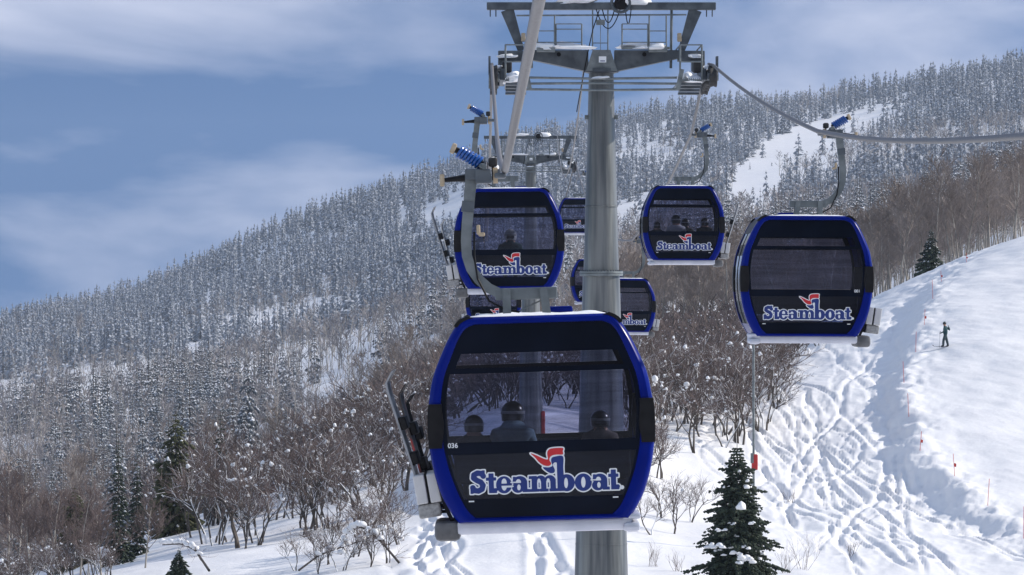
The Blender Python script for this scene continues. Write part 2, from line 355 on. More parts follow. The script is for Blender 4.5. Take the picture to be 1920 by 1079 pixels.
_tc = [n for n in _t.nodes if n.type == 'TEX_COORD'][0]; _t.links.new(_tc.outputs['Object'], _n2.inputs['Vector']); _t.links.new(_n2.outputs[0], _b2.inputs['Height']); _t.links.new(_b2.outputs[0], _b.inputs['Normal'])
gme = mesh_np('snow_ground', np.stack([XX, YY, ZZ], -1).reshape(-1, 3), quads, ['snow_ground'])
gme.polygons.foreach_set('use_smooth', [True] * len(gme.polygons))
ground = bpy.data.objects.new('snow_ground', gme); COL.objects.link(ground); tag(ground, kind='structure')
# ------------------------------------------------------------------ ropes
ROPE_L = [(-8, 0.53, 2.36), (40, -0.065, 1.10), (81, -0.31, 3.21), (96, -0.455, 5.0), (98, -0.46, 5.13), (100, -0.47, 5.08), (160, -0.95, 1.78), (238, -1.43, 6.98), (240, -1.44, 7.10), (242, -1.46, 7.08), (360, -2.3, 6.2), (540, -3.6, 2.0)]
ROPE_R = [(-10, 5.3, 0.92), (10, 5.2, 0.95), (30, 4.98, 1.17), (43.6, 4.87, 1.52), (52.4, 4.84, 1.80), (67.4, 4.825, 2.47), (96, 4.53, 5.0), (98, 4.52, 5.13), (100, 4.52, 5.05), (108.5, 4.56, 3.92), (151, 4.25, 1.67), (188, 3.87, 2.62), (232, 3.60, 6.25), (238, 3.55, 6.98), (240, 3.54, 7.10), (242, 3.53, 7.08), (360, 2.7, 6.2), (540, 1.4, 2.0)]
def rope(name, pts, label, r=0.036):
    P = []
    for a, b in zip(pts[:-1], pts[1:]):
        n = max(2, int((b[0] - a[0]) / 3)); L = b[0] - a[0]
        for k in range(n):
            t = k / n; P.append((a[1] + (b[1] - a[1]) * t, a[0] + L * t, a[2] + (b[2] - a[2]) * t - 4 * t * (1 - t) * (0.00014 * L * L if a[0] > 30 else 0)))
    P.append((pts[-1][1], pts[-1][0], pts[-1][2]))
    o = MB().tube(P, r, 10).build(name, 'rope_steel', smooth=True)
    return tag(o, label, 'cable', 'haul ropes of the gondola lift')
rope('haul_rope', ROPE_L, 'thick grey steel haul rope of the left line, running down from the top edge')
rope('haul_rope', ROPE_R, 'grey steel haul rope of the right line, leaving past the right edge')

# ------------------------------------------------------------------ logo: signed distance fields, contoured
def sd_ell(x, y, cx, cy_, rx, ry):
    px, py = (x - cx), (y - cy_); k0 = np.hypot(px / rx, py / ry); k1 = np.hypot(px / rx ** 2, py / ry ** 2) + 1e-9
    return np.where(k0 < 1e-3, -min(rx, ry), k0 * (k0 - 1) / k1)
def sd_box(x, y, x0, x1, y0, y1):
    dx = np.abs(x - (x0 + x1) / 2) - (x1 - x0) / 2; dy = np.abs(y - (y0 + y1) / 2) - (y1 - y0) / 2
    return np.hypot(np.maximum(dx, 0), np.maximum(dy, 0)) + np.minimum(np.maximum(dx, dy), 0)
def sd_line(x, y, pts, r):
    d = np.full_like(x, 1e9)
    for (ax, ay), (bx, by) in zip(pts[:-1], pts[1:]):
        vx, vy = bx - ax, by - ay; t = np.clip(((x - ax) * vx + (y - ay) * vy) / (vx * vx + vy * vy), 0, 1)
        d = np.minimum(d, np.hypot(x - ax - t * vx, y - ay - t * vy))
    return d - r
def sd_poly(x, y, pts):
    d = sd_line(x, y, pts + [pts[0]], 0); ins = np.zeros(x.shape, bool); n = len(pts)
    for i in range(n):
        (ax, ay), (bx, by) = pts[i], pts[(i + 1) % n]
        if ay == by: continue
        c = ((ay > y) != (by > y)) & (x < (bx - ax) * (y - ay) / (by - ay) + ax); ins ^= c
    return np.where(ins, -d, d)
def cr(pts, k=5):
    """closed Catmull-Rom through points"""
    n = len(pts); out = []
    for i in range(n):
        p0, p1, p2, p3 = [np.array(pts[(i + j) % n], float) for j in (-1, 0, 1, 2)]
        for t in np.linspace(0, 1, k, endpoint=False):
            out.append(tuple(0.5 * (2 * p1 + (p2 - p0) * t + (2 * p0 - 5 * p1 + 4 * p2 - p3) * t ** 2 + (3 * p1 - p0 - 3 * p2 + p3) * t ** 3)))
    return out
STEP = 5.0
lx, ly = np.meshgrid(np.arange(60, 1890, STEP), np.arange(-40, 600, STEP))
mn, mxm = np.minimum, np.maximum
def U(*a):
    r = a[0]
    for b in a[1:]: r = mn(r, b)
    return r
def word():
    x, y = lx, ly; E, B = (lambda *a: sd_ell(x, y, *a)), (lambda *a: sd_box(x, y, *a)); fill = []; holes = []; 
    S = U(sd_line(x, y, [(256, 196), (236, 226), (190, 232), (150, 212), (146, 176), (180, 150), (226, 128), (250, 92), (238, 48), (196, 28), (150, 36), (134, 66)], 31), B(240, 274, 170, 262), B(106, 140, -2, 88)); fill.append(S)
    def t(x0, h): return U(B(x0 + 30, x0 + 88, 0, h), B(x0, x0 + 116, 142, 178), B(x0 + 30, x0 + 122, 0, 36), sd_line(x, y, [(x0 + 64, 30), (x0 + 108, 34)], 22))
    fill += [t(285, 224), t(1672, 226)]
    fill.append(E(488, 90, 90, 97))
    fill.append(E(1388, 92, 96, 99)); 
    def a(x0):
        return U(E(x0 + 66, 54, 68, 60), mxm(E(x0 + 88, 112, 84, 72), -(y - 100)), B(x0 + 112, x0 + 172, 20, 128), B(x0 + 118, x0 + 198, 0, 34), B(x0 + 10, x0 + 42, 112, 178))
    fill += [a(580), a(1488)]
    m = U(B(802, 864, 0, 165), B(908, 968, 0, 140), B(1014, 1076, 0, 140), B(770, 862, 146, 180), B(778, 888, 0, 32), B(890, 992, 0, 32), B(1000, 1100, 0, 32), mxm(E(905, 118, 64, 66), -(y - 118)), mxm(E(1010, 118, 66, 66), -(y - 118))); fill.append(m)
    fill.append(U(B(1094, 1166, 0, 395), E(1200, 92, 90, 97), B(1060, 1120, 0, 32)))
    solid = U(*fill)
    holes = [mxm(E(490, 112, 30, 50), -(y - 104)), mxm(E(490, 84, 32, 54), -(79 - y)) if False else mxm(E(490, 90, 32, 66), (y - 80)), mxm(B(492, 600, 58, 80), E(540, 70, 60, 14)), E(1388, 92, 25, 62), E(1192, 90, 22, 60), E(656, 56, 20, 34), E(1564, 56, 20, 34),
             mxm(mxm(E(652, 112, 30, 38), -(y - 106)), (x - 690)), mxm(mxm(E(1560, 112, 30, 38), -(y - 106)), (x - 1598)), mxm(B(560, 672, 108, 122), (x - 690)), mxm(B(1470, 1580, 108, 122), (x - 1598)),
             U(B(866, 904, 32, 120), mxm(E(885, 118, 19, 32), -(y - 118))), U(B(972, 1010, 32, 120), mxm(E(991, 118, 19, 32), -(y - 118))), B(1078, 1093, 34, 380)]
    hol = U(*holes)
    conv = lambda P: [(px, 610 - (py + 0.0356 * (px - 105))) for px, py in P]
    flag = sd_poly(x, y, cr(conv([(1165, 85), (1166, 120), (1165, 157), (1100, 160), (1050, 168), (1018, 192), (1012, 225), (1030, 262), (1005, 288), (950, 284), (895, 248), (850, 195), (800, 148), (870, 172), (940, 205), (994, 214), (988, 155), (1000, 112), (1045, 90)])))
    mast = sd_poly(x, y, cr(conv([(1165, 180), (1166, 300), (1165, 420), (1130, 430), (1097, 420), (1097, 330), (1095, 262), (1082, 248), (1060, 256), (1050, 282), (1070, 335), (1058, 365), (1015, 370), (962, 338), (935, 305), (1000, 306), (1044, 286), (1032, 245), (1034, 205), (1070, 184)])))
    blue = U(mxm(solid, -hol), mast)
    white = U(solid - 15, mast - 15, flag - 15, sd_ell(x, y, 1826, 22, 24, 24)); white = U(white, B(1070, 1100, 0, 380))
    return white, blue, flag
def contour(field, name, m, y):
    """filled marching squares: cells clipped against the zero level"""
    V = {}; vs_ = []; fs_ = []
    def vid(p):
        k = (round(p[0], 3), round(p[1], 3))
        if k not in V: V[k] = len(vs_); vs_.append((((p[0] - 950) / 1239.0), y, (p[1]) / 1239.0))
        return V[k]
    H, W = field.shape; ins = field < 0
    for i in range(H - 1):
        run = None
        row_full = ins[i, :-1] & ins[i, 1:] & ins[i + 1, :-1] & ins[i + 1, 1:]
        row_any = ins[i, :-1] | ins[i, 1:] | ins[i + 1, :-1] | ins[i + 1, 1:]
        j = 0
        while j < W - 1:
            if row_full[j]:
                k = j
                while k < W - 1 and row_full[k]: k += 1
                fs_.append((vid((lx[i, j], ly[i, j])), vid((lx[i, k], ly[i, k])), vid((lx[i + 1, k], ly[i + 1, k])), vid((lx[i + 1, j], ly[i + 1, j])))); j = k; continue
            if row_any[j]:
                c = [(i, j), (i, j + 1), (i + 1, j + 1), (i + 1, j)]; poly = []
                for q in range(4):
                    a, b = c[q], c[(q + 1) % 4]; fa, fb = field[a], field[b]
                    if fa < 0: poly.append((lx[a], ly[a]))
                    if (fa < 0) != (fb < 0):
                        t = fa / (fa - fb); t = min(0.99, max(0.01, t)); poly.append((lx[a] + t * (lx[b] - lx[a]), ly[a] + t * (ly[b] - ly[a])))
                if len(poly) >= 3:
                    ids = [vid(p) for p in poly]
                    if len(set(ids)) == len(ids): fs_.append(tuple(ids))
            j += 1
    me = bpy.data.meshes.new(name); me.from_pydata(vs_, [], fs_); me.update(); me.materials.append(MATS[m]); return me
_w, _b_, _r = word()
LOGO = [('logo_backing', contour(_w, 'logo_backing', 'white_print', 0)), ('logo_lettering', contour(_b_, 'logo_lettering', 'logo_blue', -0.0025)), ('logo_flag', contour(_r, 'logo_flag', 'logo_red', -0.0025))]
def text_mesh(s, size, m):
    c = bpy.data.curves.new('cabin_number', 'FONT'); c.body = s; c.size = size; c.align_x = 'CENTER'; c.offset = 0.0012
    o = bpy.data.objects.new('cabin_number', c); COL.objects.link(o); dg = bpy.context.evaluated_depsgraph_get()
    me = bpy.data.meshes.new_from_object(o.evaluated_get(dg)); bpy.data.objects.remove(o); bpy.data.curves.remove(c)
    me.materials.clear(); me.materials.append(MATS[m]); return me

# ------------------------------------------------------------------ cabins
OUT = [(.107, .785), (.213, .855), (.36, .93), (.555, .99), (.77, 1.028), (.94, 1.038), (1.11, 1.036), (1.26, 1.018), (1.45, .98), (1.66, .895), (1.83, .81), (1.945, .725), (1.99, .64)]
INN = [(.153, .62), (.225, .695), (.36, .765), (.555, .838), (.77, .888), (.94, .908), (1.11, .915), (1.26, .906), (1.45, .872), (1.635, .80), (1.785, .735), (1.885, .665), (1.922, .58)]
def dense(P, k=3):
    out = []; n = len(P)
    for i in range(n - 1):
        p0, p1, p2, p3 = [np.array(P[min(max(i + j, 0), n - 1)]) for j in (-1, 0, 1, 2)]
        for t in np.linspace(0, 1, k, endpoint=False):
            out.append(tuple(0.5 * (2 * p1 + (p2 - p0) * t + (2 * p0 - 5 * p1 + 4 * p2 - p3) * t ** 2 + (3 * p1 - p0 - 3 * p2 + p3) * t ** 3)))
    return out + [tuple(P[-1])]
OUTD, INND = dense(OUT), dense(INN)
def loop(P): return [(h, z) for z, h in P] + [(-h, z) for z, h in reversed(P)]
def hw(P, z): return float(np.interp(z, [p[0] for p in P], [p[1] for p in P]))
def slab(P, z0, z1, inset=0.0, n=10):
    zs = np.linspace(z0, z1, n)
    return [(hw(P, z) - inset, z) for z in zs] + [(-hw(P, z) + inset, z) for z in reversed(zs)]
def ring(m, prof):
    """loft closed loops; prof = [(f, y)], f: 0 outer outline .. 1 inner outline"""
    A, B = loop(OUTD), loop(INND); n = len(A); vs_ = []
    for f, y in prof: vs_ += [(a[0] + (b[0] - a[0]) * f, y, a[1] + (b[1] - a[1]) * f) for a, b in zip(A, B)]
    k = len(prof)
    return m.add(vs_, [(i * n + j, i * n + (j + 1) % n, ((i + 1) % k) * n + (j + 1) % n, ((i + 1) % k) * n + j) for i in range(k) for j in range(n)])
def make_cabin(s, number=None):
    """s = -1: ski racks on the left, grip on the left; +1 mirrored. Near end faces -Y, origin under the floor."""
    r = empty('gondola_cabin')
    for e, nm in ((-1, 'end_frame'), (1, 'end_frame')):
        ring(MB(), [(0, e * .84), (0, e * .93), (.10, e * .975), (.35, e * 1.0), (.75, e * 1.0), (.95, e * .985), (1.0, e * .955), (1.0, e * .90), (.5, e * .84)]).build(nm, 'blue_paint', r, True)
        y0, y1 = e * .945, e * .935
        for z0, z1, nm2, mt, ins in ((1.655, 1.93, 'header_panel', 'black_glass', -.01), (1.522, 1.652, 'window_pane', 'window_glass', .075), (1.472, 1.519, 'window_bar', 'black_glass', -.005), (.845, 1.469, 'window_pane', 'window_glass', .04), (.735, .842, 'seat_rail', 'black_glass', -.005), (.325, .732, 'lower_pane', 'lower_glass', .02), (.145, .322, 'bottom_panel', 'black_glass', -.01)):
            MB().prism(slab(INND, z0, z1, ins), y0, y1).build(nm2, mt, r)
        for sg in (-1, 1):      # black printed edge of the panes
            for z0, z1, ins in ((1.519, 1.655, .075), (.842, 1.472, .04), (.322, .735, .02)):
                zs = np.linspace(z0, z1, 10); P = [(sg * (hw(INND, z) + .01), z) for z in zs] + [(sg * (hw(INND, z) - ins), z) for z in reversed(zs)]
                MB().prism(P, y0 * 1.002, y1).build('pane_edge', 'black_glass', r)
            zs = np.linspace(.80, 1.205, 8); o_ = .002          # corner bumper
            P = [(sg * (hw(OUTD, z) + o_), z) for z in zs] + [(sg * (hw(OUTD, z) - .15 + .03 * abs(z - 1.0) / .2), z) for z in reversed(zs)]
            MB().prism(P, e * 1.018, e * .80).build('corner_bumper', 'black_plastic', r)
            zs = np.linspace(1.90, 1.99, 5); P = [(sg * (hw(OUTD, z) + .012), z + .012) for z in zs] + [(sg * (hw(OUTD, z) - .05), z - .012) for z in reversed(zs)]
            MB().prism(P, e * .985, e * .70).build('roof_corner_trim', 'black_plastic', r)
    # long sides: lower panel, door glass in two leaves, top rail
    for sg in (-1, 1):
        def shell(z0, z1, ya, yb, off=0.985, n=9):
            m = MB(); zs = np.linspace(z0, z1, n); vs_ = []
            for z in zs:
                h = hw(OUTD, z) * off; vs_ += [(sg * h, ya, z), (sg * h, yb, z), (sg * (h - .02), yb, z), (sg * (h - .02), ya, z)]
            return m.add(vs_, [(i * 4 + k, i * 4 + (k + 1) % 4, i * 4 + 4 + (k + 1) % 4, i * 4 + 4 + k) for i in range(n - 1) for k in range(4)] + [(3, 2, 1, 0), tuple(4 * (n - 1) + k for k in range(4))])
        for ya, yb in ((-.84, -.02), (.02, .84)):
            shell(.30, 1.72, ya + .03, yb - .03).build('door_pane', 'side_glass', r)
        for ya, yb in ((-.845, -.81), (-.02, .02), (.81, .845)):
            shell(.30, 1.72, ya, yb, .992).build('door_edge', 'black_plastic', r)
        shell(.11, .30, -.85, .85, .99, 4).build('side_sill', 'blue_paint', r)
        shell(1.72, 1.95, -.85, .85, .99, 5).build('top_rail', 'black_plastic', r)
    MB().bevbox((0, 0, 1.955), (1.42, 1.70, .06), .02).build('roof', 'blue_paint', r)
    MB().box((0, 0, .20), (1.52, 1.74, .05)).build('floor', 'rubber', r)
    MB().box((0, 0, 1.87), (1.40, 1.72, .04)).build('ceiling', 'black_plastic', r)
    g = MB(); nx, ny = 26, 20
    xs = np.linspace(-.62, .66, nx); ys = np.linspace(-.95, .95, ny); A, Bq = np.meshgrid(xs, ys); ed = np.minimum(1, np.minimum(np.minimum(A + .62, .66 - A) / .12, np.minimum(Bq + .95, .95 - Bq) / .06)).clip(0)
    zt = 1.985 + ed * (.010 + .026 * (fbm(A * 4 + 9, Bq * 3, 3) + .35).clip(0))
    idn = lambda i, j: i * nx + j
    g.add(np.stack([A, Bq, zt], -1).reshape(-1, 3).tolist(), [(idn(i, j), idn(i, j + 1), idn(i + 1, j + 1), idn(i + 1, j)) for i in range(ny - 1) for j in range(nx - 1)])
    g.build('roof_snow', 'snow_clump', r, True)
    MB().bevbox((-s * .22, .55, 2.02), (.26, .3, .08), .02).build('roof_hatch', 'blue_paint', r)
    MB().bevbox((0, 0, .0625), (1.60, 1.92, .122), .03).build('skirt', 'skirt_metal', r, True)
    MB().prism([(-.775, .118), (.775, .118), (.78, .15), (-.78, .15)], -.965, -.90).build('sill_strip', 'blue_paint', r)
    for e in (-1, 1):           # benches back to both ends
        b = MB().bevbox((0, e * .60, .50), (1.56, .40, .09), .03).build('bench_seat', 'bench_fabric', r)
        MB().bevbox((0, e * .83, .64), (1.62, .06, .32), .025).build('bench_back', 'bench_fabric', r)
    # parts that swap sides with the line
    def M(m, nm, mt, par=r, smooth=False): return m.mirror(-s).build(nm, mt, par, smooth)     # drawn for the left-hand cabin
    M(MB().bevbox((-.885, -.55, .035), (.24, .80, .18), .05), 'dock_roller', 'bumper_grey', smooth=True)
    M(MB().bevbox((.80, -.6, .03), (.16, .80, .09), .04).bevbox((.80, -.6, .125), (.17, .75, .05), .02), 'dock_rail', 'skirt_metal', smooth=True)
    rk = M(MB().bevbox((-1.125, -.25, .42), (.105, 1.15, .27), .012, (0, math.radians(-8), 0)), 'ski_rack', 'rack_panel')
    M(MB().bevbox((-1.000, -.25, .435), (.105, 1.15, .27), .012, (0, math.radians(-8), 0)), 'rack_panel', 'rack_panel', rk)
    M(MB().box((-1.060, -.25, .43), (.02, 1.13, .262), (0, math.radians(-8), 0)), 'rack_divider', 'black_plastic', rk)
    M(MB().bevbox((-1.045, -.25, .225), (.21, 1.10, .13), .02, (0, math.radians(-8), 0)), 'rack_basket', 'mesh_grey', rk)
    for z in (.20, .26, .33): [M(MB().box((-.92, yb, z), (.12, .05, .028)), 'rack_bracket', 'black_plastic', rk) for yb in (-.55, .15)]
    M(MB().ribbon([(-.97, -.83, .60), (-.955, -.83, .48), (-.90, -.83, .26), (-.83, -.83, .10)], .035, .05), 'rack_strut', 'black_plastic', rk)
    # hanger
    hb = M(MB().bevbox((-.09, 0, 2.19), (.58, .14, .11), .012), 'hanger_beam', 'galvanised')
    for x, dx in ((-.275, 0), (.07, .03)):
        for yy in (-.11, .11): M(MB().ribbon([(x, yy, 2.24), (x + dx, yy, 1.97)], .075, .03), 'hanger_post', 'galvanised', hb)
    M(MB().tube([(.09, 0, 2.14), (-.18, 0, 2.02)], .008, 6), 'tie_wire', 'galvanised', hb)
    arm = [(-.22, 2.185), (-.34, 2.20), (-.44, 2.25), (-.53, 2.335), (-.60, 2.44), (-.635, 2.56), (-.638, 2.70), (-.625, 2.85), (-.607, 3.0), (-.59, 3.14), (-.572, 3.29)]
    ar = M(MB().ribbon([(x, 0, z) for x, z in arm], [.095] * 6 + [.098, .1, .102, .105, .11], .13), 'hanger_arm', 'galvanised')
    M(MB().ribbon([(-.618, 0, 2.97), (-.605, 0, 3.07)], .118, .15), 'arm_clamp', 'galvanised_dark', ar)
    M(MB().tube([(-.56, -.08, 2.78), (-.565, -.09, 2.55), (-.54, -.09, 2.34), (-.44, -.09, 2.13), (-.28, -.09, 2.04), (-.16, -.08, 2.02)], .010, 6), 'door_cable', 'black_plastic', ar)
    M(MB().bevbox((-.52, -.08, 2.80), (.035, .05, .09), .01).bevbox((-.49, -.08, 2.755), (.06, .05, .035), .01), 'door_lever', 'pad_tan', ar)
    gp = M(MB().bevbox((-.46, 0, 3.30), (.15, .26, .135), .012).bevbox((-.57, 0, 3.32), (.12, .20, .10), .01), 'grip', 'galvanised_dark')
    M(MB().bevbox((-.47, -.02, 3.395), (.05, .28, .05), .02).tube([(-.45, -.16, 3.385), (-.45, .16, 3.385)], .026, 10), 'grip_pin', 'galvanised', gp)
    M(MB().bevbox((-.365, 0, 3.43), (.085, .16, .085), .02).tube([(-.365, 0, 3.42), (-.365, 0, 3.26)], .012, 6), 'guide_roller', 'rubber', gp)
    M(MB().lathe([(.0, -.022), (.075, -.022), (.075, .022), (.0, .022)], (-.345, 0, 3.305), 16, 'X'), 'grip_wheel', 'pad_tan', gp)
    M(MB().bevbox((-.30, 0, 3.30), (.11, .34, .05), .018), 'grip_jaw', 'galvanised_dark', gp)
    M(MB().tube([(-.60, 0, 3.29), (-.70, 0, 3.285), (-.83, 0, 3.275)], [.04, .028, .02], 8), 'coupling_lever', 'black_plastic', gp)
    M(MB().bevbox((-.845, 0, 3.275), (.045, .09, .115), .012), 'lever_pad', 'pad_tan', gp)
    ax = Vector((-.86, 0, .5)).normalized(); c0 = Vector((-.475, 0, 3.42)); sd = Vector((0, 1, 0)); nm_ = ax.cross(sd).normalized(); P = []
    turns, L = 7, .235
    for k in range(turns * 12 + 1):
        a = 2 * math.pi * k / 12; P.append(c0 + ax * (L * k / (turns * 12)) + (nm_ * math.cos(a) + sd * math.sin(a)) * .052)
    sp = M(MB().tube(P, .0155, 7), 'grip_spring', 'spring_blue', gp, True)
    M(MB().tube([c0 - ax * .02, c0 + ax * (L + .045)], .03, 8), 'spring_rod', 'black_plastic', gp)
    M(MB().bevbox(c0 + ax * (L + .062), (.045, .09, .10), .012, (0, math.radians(25), 0)), 'spring_pad', 'pad_tan', gp)
    lg = bpy.data.objects.new(LOGO[0][0], LOGO[0][1]); COL.objects.link(lg); lg.parent = r; lg.location = (.015, -.9495, .375); lg['label'] = 'white outlined print with blue slab lettering and red flag'
    for nm, me in LOGO[1:]:
        o = bpy.data.objects.new(nm, me); COL.objects.link(o); o.parent = lg
    for sg in (-1, 1): MB().box((sg * .66, -.952, .305), (.05, .004, .012)).build('pane_mark', 'white_print', r)
    return r
def number_on(root, s, text, mirrored=False):
    me = text_mesh(text, .062, 'white_print'); o = bpy.data.objects.new('cabin_number', me); COL.objects.link(o); o.parent = root
    o.rotation_euler = (math.radians(90), 0, 0); o.location = (-.815 if s < 0 else .79, -.952, .80)
cabL = make_cabin(-1); cabR = make_cabin(1)
GC = 'gondola cabins on the lift'
CABS = [  # proto, centre px, bottom px, Y, roll, yaw, number, label
    (cabL, 1018, 988, 40.0, -1.75, 0.5, '036', 'large dark blue gondola cabin closest to the camera, numbered 036, three riders inside'),
    (cabL, 955, 552, 81.0, -0.6, 0.5, None, 'blue gondola cabin directly above the nearest cabin, one helmeted rider inside'),
    (cabL, 925, 617, 160.0, 0.0, 0.5, None, 'small blue gondola cabin mostly hidden behind the hanger above the nearest cabin roof'),
    (cabR, 1503, 643, 67.4, 0.3, 0.5, '001', 'empty blue gondola cabin numbered 001, nearest on the right line, above the ski run'),
    (cabR, 1278, 497, 108.5, 0.2, 0.5, None, 'blue gondola cabin right of the tower pole with four riders and skis in its rack'),
    (cabR, 1172, 628, 151.0, 0.5, 0.5, None, 'blue gondola cabin whose left half is hidden behind the flanged tower pole'),
    (cabR, 1114, 571, 188.0, 0.0, 0.5, None, 'little blue gondola cabin just left of the pole flange, mostly hidden by the pole'),
    (cabR, 1081, 441, 232.0, 0.0, 0.5, None, 'tiny far blue gondola cabin beside the second tower, cut by the big pole')]
cab_objs = []; usedp = set()
def zpx(px, py, Y): return ((px - 960) * Y / F, Y, (539.5 - py) * Y / F)
pend = []
for pr, px, py, Y, roll, yaw, num, lab in CABS:
    if id(pr) in usedp: o = copy_tree(pr)
    else: o = pr; usedp.add(id(pr))
    o.location = zpx(px, py, Y); o.rotation_euler = (0, math.radians(roll), math.radians(yaw)); tag(o, lab, 'gondola', GC); cab_objs.append(o)
    pend.append((o, -1 if pr is cabL else 1, num))
for o, s, num in pend:
    if num: number_on(o, s, num)

# ------------------------------------------------------------------ towers
def tower_head(root, z0):
    """z0 = height of the top beam above the base"""
    def b(m, nm, mt, par=root, smooth=False):
        o = m.build(nm, mt, par, smooth)
        if par is root: o.location = (0, 0, z0)
        return o
    b(MB().bevbox((0, 0, 0), (5.26, .26, .17), .015), 'top_beam', 'galvanised_dark')
    for x in (-2.55, -2.42, 2.42, 2.55): b(MB().tube([(x, 0, -.08), (x, 0, -.24)], .014, 6), 'beam_bolt', 'galvanised_dark')
    for sg in (-1, 1):
        b(MB().ribbon([(sg * 2.16, 0, -.085), (sg * 1.84, 0, -1.02)], [.30, .15], .16), 'lifting_strut', 'galvanised_dark')
        b(MB().tube([(sg * 1.62, .05, .05), (sg * 1.60, .05, -1.42)], .032, 8), 'post', 'galvanised')
        b(MB().prism([(sg * .30, -1.02), (sg * 1.78, -1.02), (sg * 1.78, -1.20), (sg * .36, -1.50), (sg * .30, -1.5)][::sg], -.24, .24), 'cross_arm', 'galvanised_dark')
        b(MB().bevbox((sg * 2.06, 0, -1.15), (.62, .42, .24), .02), 'arm_bracket', 'galvanised_dark')
        b(MB().bevbox((sg * 2.22, 0, -1.38), (.30, .5, .30), .03), 'sheave_mount', 'galvanised_dark')
        # railings of the work platforms
        for x0, x1, zt, zb in ((.46, 1.05, -.44, -1.0), (1.08, 1.47, -.24, -1.0)):
            for x in (x0, x1): b(MB().tube([(sg * x, -.55, zb), (sg * x, -.55, zt)], .018, 6), 'rail_post', 'galvanised')
            for z in (zt, zt - (.12 if x0 < 1 else .36), zb + .14): b(MB().tube([(sg * x0, -.55, z), (sg * x1, -.55, z)], .014, 6), 'rail_bar', 'galvanised')
        b(MB().bevbox((sg * 1.0, -.40, -.985), (1.1, .34, .05), .01), 'platform', 'galvanised')
        b(MB().bevbox((sg * 1.28, -.5, -1.03), (.42, .30, .10), .01), 'platform_step', 'galvanised')
        b(MB().blob((sg * .92, -.42, -.97), (.56, .2, .10), 4 + sg, 3, .4), 'platform_snow', 'snow_clump', smooth=True)
        b(MB().blob((sg * 1.28, -.5, -.985), (.21, .17, .11), 8 + sg, 3, .28), 'step_snow', 'snow_clump', smooth=True)
        # long side catwalk under the sheaves
        cw = b(MB().box((sg * 1.97, 0, -1.80), (.48, 4.2, .04)), 'catwalk', 'galvanised')
        for k in range(4): b(MB().box((sg * 1.97, -1.7 + k * .35, -1.87 - k * .055), (.47, .34, .05)), 'catwalk_slat', 'galvanised_dark', cw)
        for k in range(11): b(MB().box((sg * 1.97 - .215 + k * .043, -2.11, -1.785), (.012, .02, .075)), 'grate_bar', 'galvanised', cw)
        b(MB().blob((sg * 1.97, -1.5, -1.77), (.24, .7, .19), 12 + sg, 3, .26), 'catwalk_snow', 'snow_clump', smooth=True)
        for x in (1.72, 2.21):
            b(MB().tube([(sg * x, -2.0, -1.80), (sg * x, -2.0, -1.0)], .022, 6), 'catwalk_post', 'galvanised')
        for z in (-1.0, -1.38): b(MB().tube([(sg * 1.72, -2.0, z), (sg * 2.21, -2.0, z)], .018, 6), 'catwalk_rail', 'galvanised')
        for x in (1.72, 2.21): b(MB().tube([(sg * x, -2.0, -1.0), (sg * x, 2.0, -1.0)], .018, 6), 'catwalk_rail', 'galvanised')
        b(MB().ribbon([(sg * 1.76, -2.05, -1.55), (sg * 1.66, -2.05, -2.02)], .10, .06), 'catwalk_brace', 'galvanised')
        b(MB().bevbox((sg * 1.79, -.1, -.72), (.10, .10, .20), .02), 'sensor_box', 'pad_tan')
        # sheave train: eight wheels on rocker beams
        xs_ = sg * 2.47
        for k in range(8):
            y = -1.92 + k * .55; zc = -1.60 - .032 * y * y
            w = b(MB().lathe([(.0, -.085), (.20, -.085), (.235, -.07), (.21, 0), (.235, .07), (.20, .085), (.0, .085)], (xs_, y, zc), 20, 'X'), 'sheave', 'rubber')
            b(MB().lathe([(.0, -.115), (.09, -.115), (.09, .115), (.0, .115)], (xs_, y, zc), 10, 'X'), 'sheave_hub', 'galvanised', w)
        for q in range(4):
            y = -1.65 + q * 1.1; zc = -1.62 - .032 * y * y
            b(MB().box((xs_ - sg * .11, y, zc), (.04, .75, .12)), 'rocker_beam', 'galvanised_dark')
        b(MB().bevbox((xs_ - sg * .19, 0, -1.64), (.12, 3.0, .26), .02), 'main_rocker', 'galvanised_dark')
        b(MB().bevbox((xs_ - sg * .30, -1.2, -1.46), (.22, .3, .24), .03), 'sheave_linkage', 'rubber')
        b(MB().blob((xs_ - sg * .15, -.9, -1.50), (.12, .3, .10), 30 + sg, 3, .35), 'sheave_snow', 'snow_clump', smooth=True)
        b(MB().blob((xs_ - sg * .32, -.26, -1.18), (.17, .08, .055), 33 + sg, 3, .35), 'bracket_snow', 'snow_clump', smooth=True)
        b(MB().box((xs_ + sg * .10, -1.6, -1.45), (.05, .3, .42)), 'rope_catcher', 'galvanised_dark')
        b(MB().lathe([(.0, -.01), (.05, -.01), (.05, .01), (.0, .01)], (sg * .98, -.245, -1.12), 10, 'Y'), 'arm_port', 'black_plastic')
    for z, zz in ((-1.69, -1.66), (-1.79, -1.80), (-1.95, -1.93)):
        b(MB().tube([(-1.75, -.45, zz), (0, -.5, z), (1.75, -.45, zz)], .028, 8), 'cross_pipe', 'galvanised')
    b(MB().blob((0.0, -.5, -1.66), (.22, .06, .05), 51, 2, .3), 'pipe_snow', 'snow_clump', smooth=True)
    b(MB().prism([(-.36, -1.5), (.36, -1.5), (.2, -1.02), (-.2, -1.02)], -.34, .34), 'arm_saddle', 'galvanised')
    b(MB().box((0.02, -.352, -1.24), (.17, .012, .14)), 'number_plate', 'white_print')
    b(MB().box((0.02, -.361, -1.275), (.11, .004, .02)), 'plate_mark', 'logo_blue')
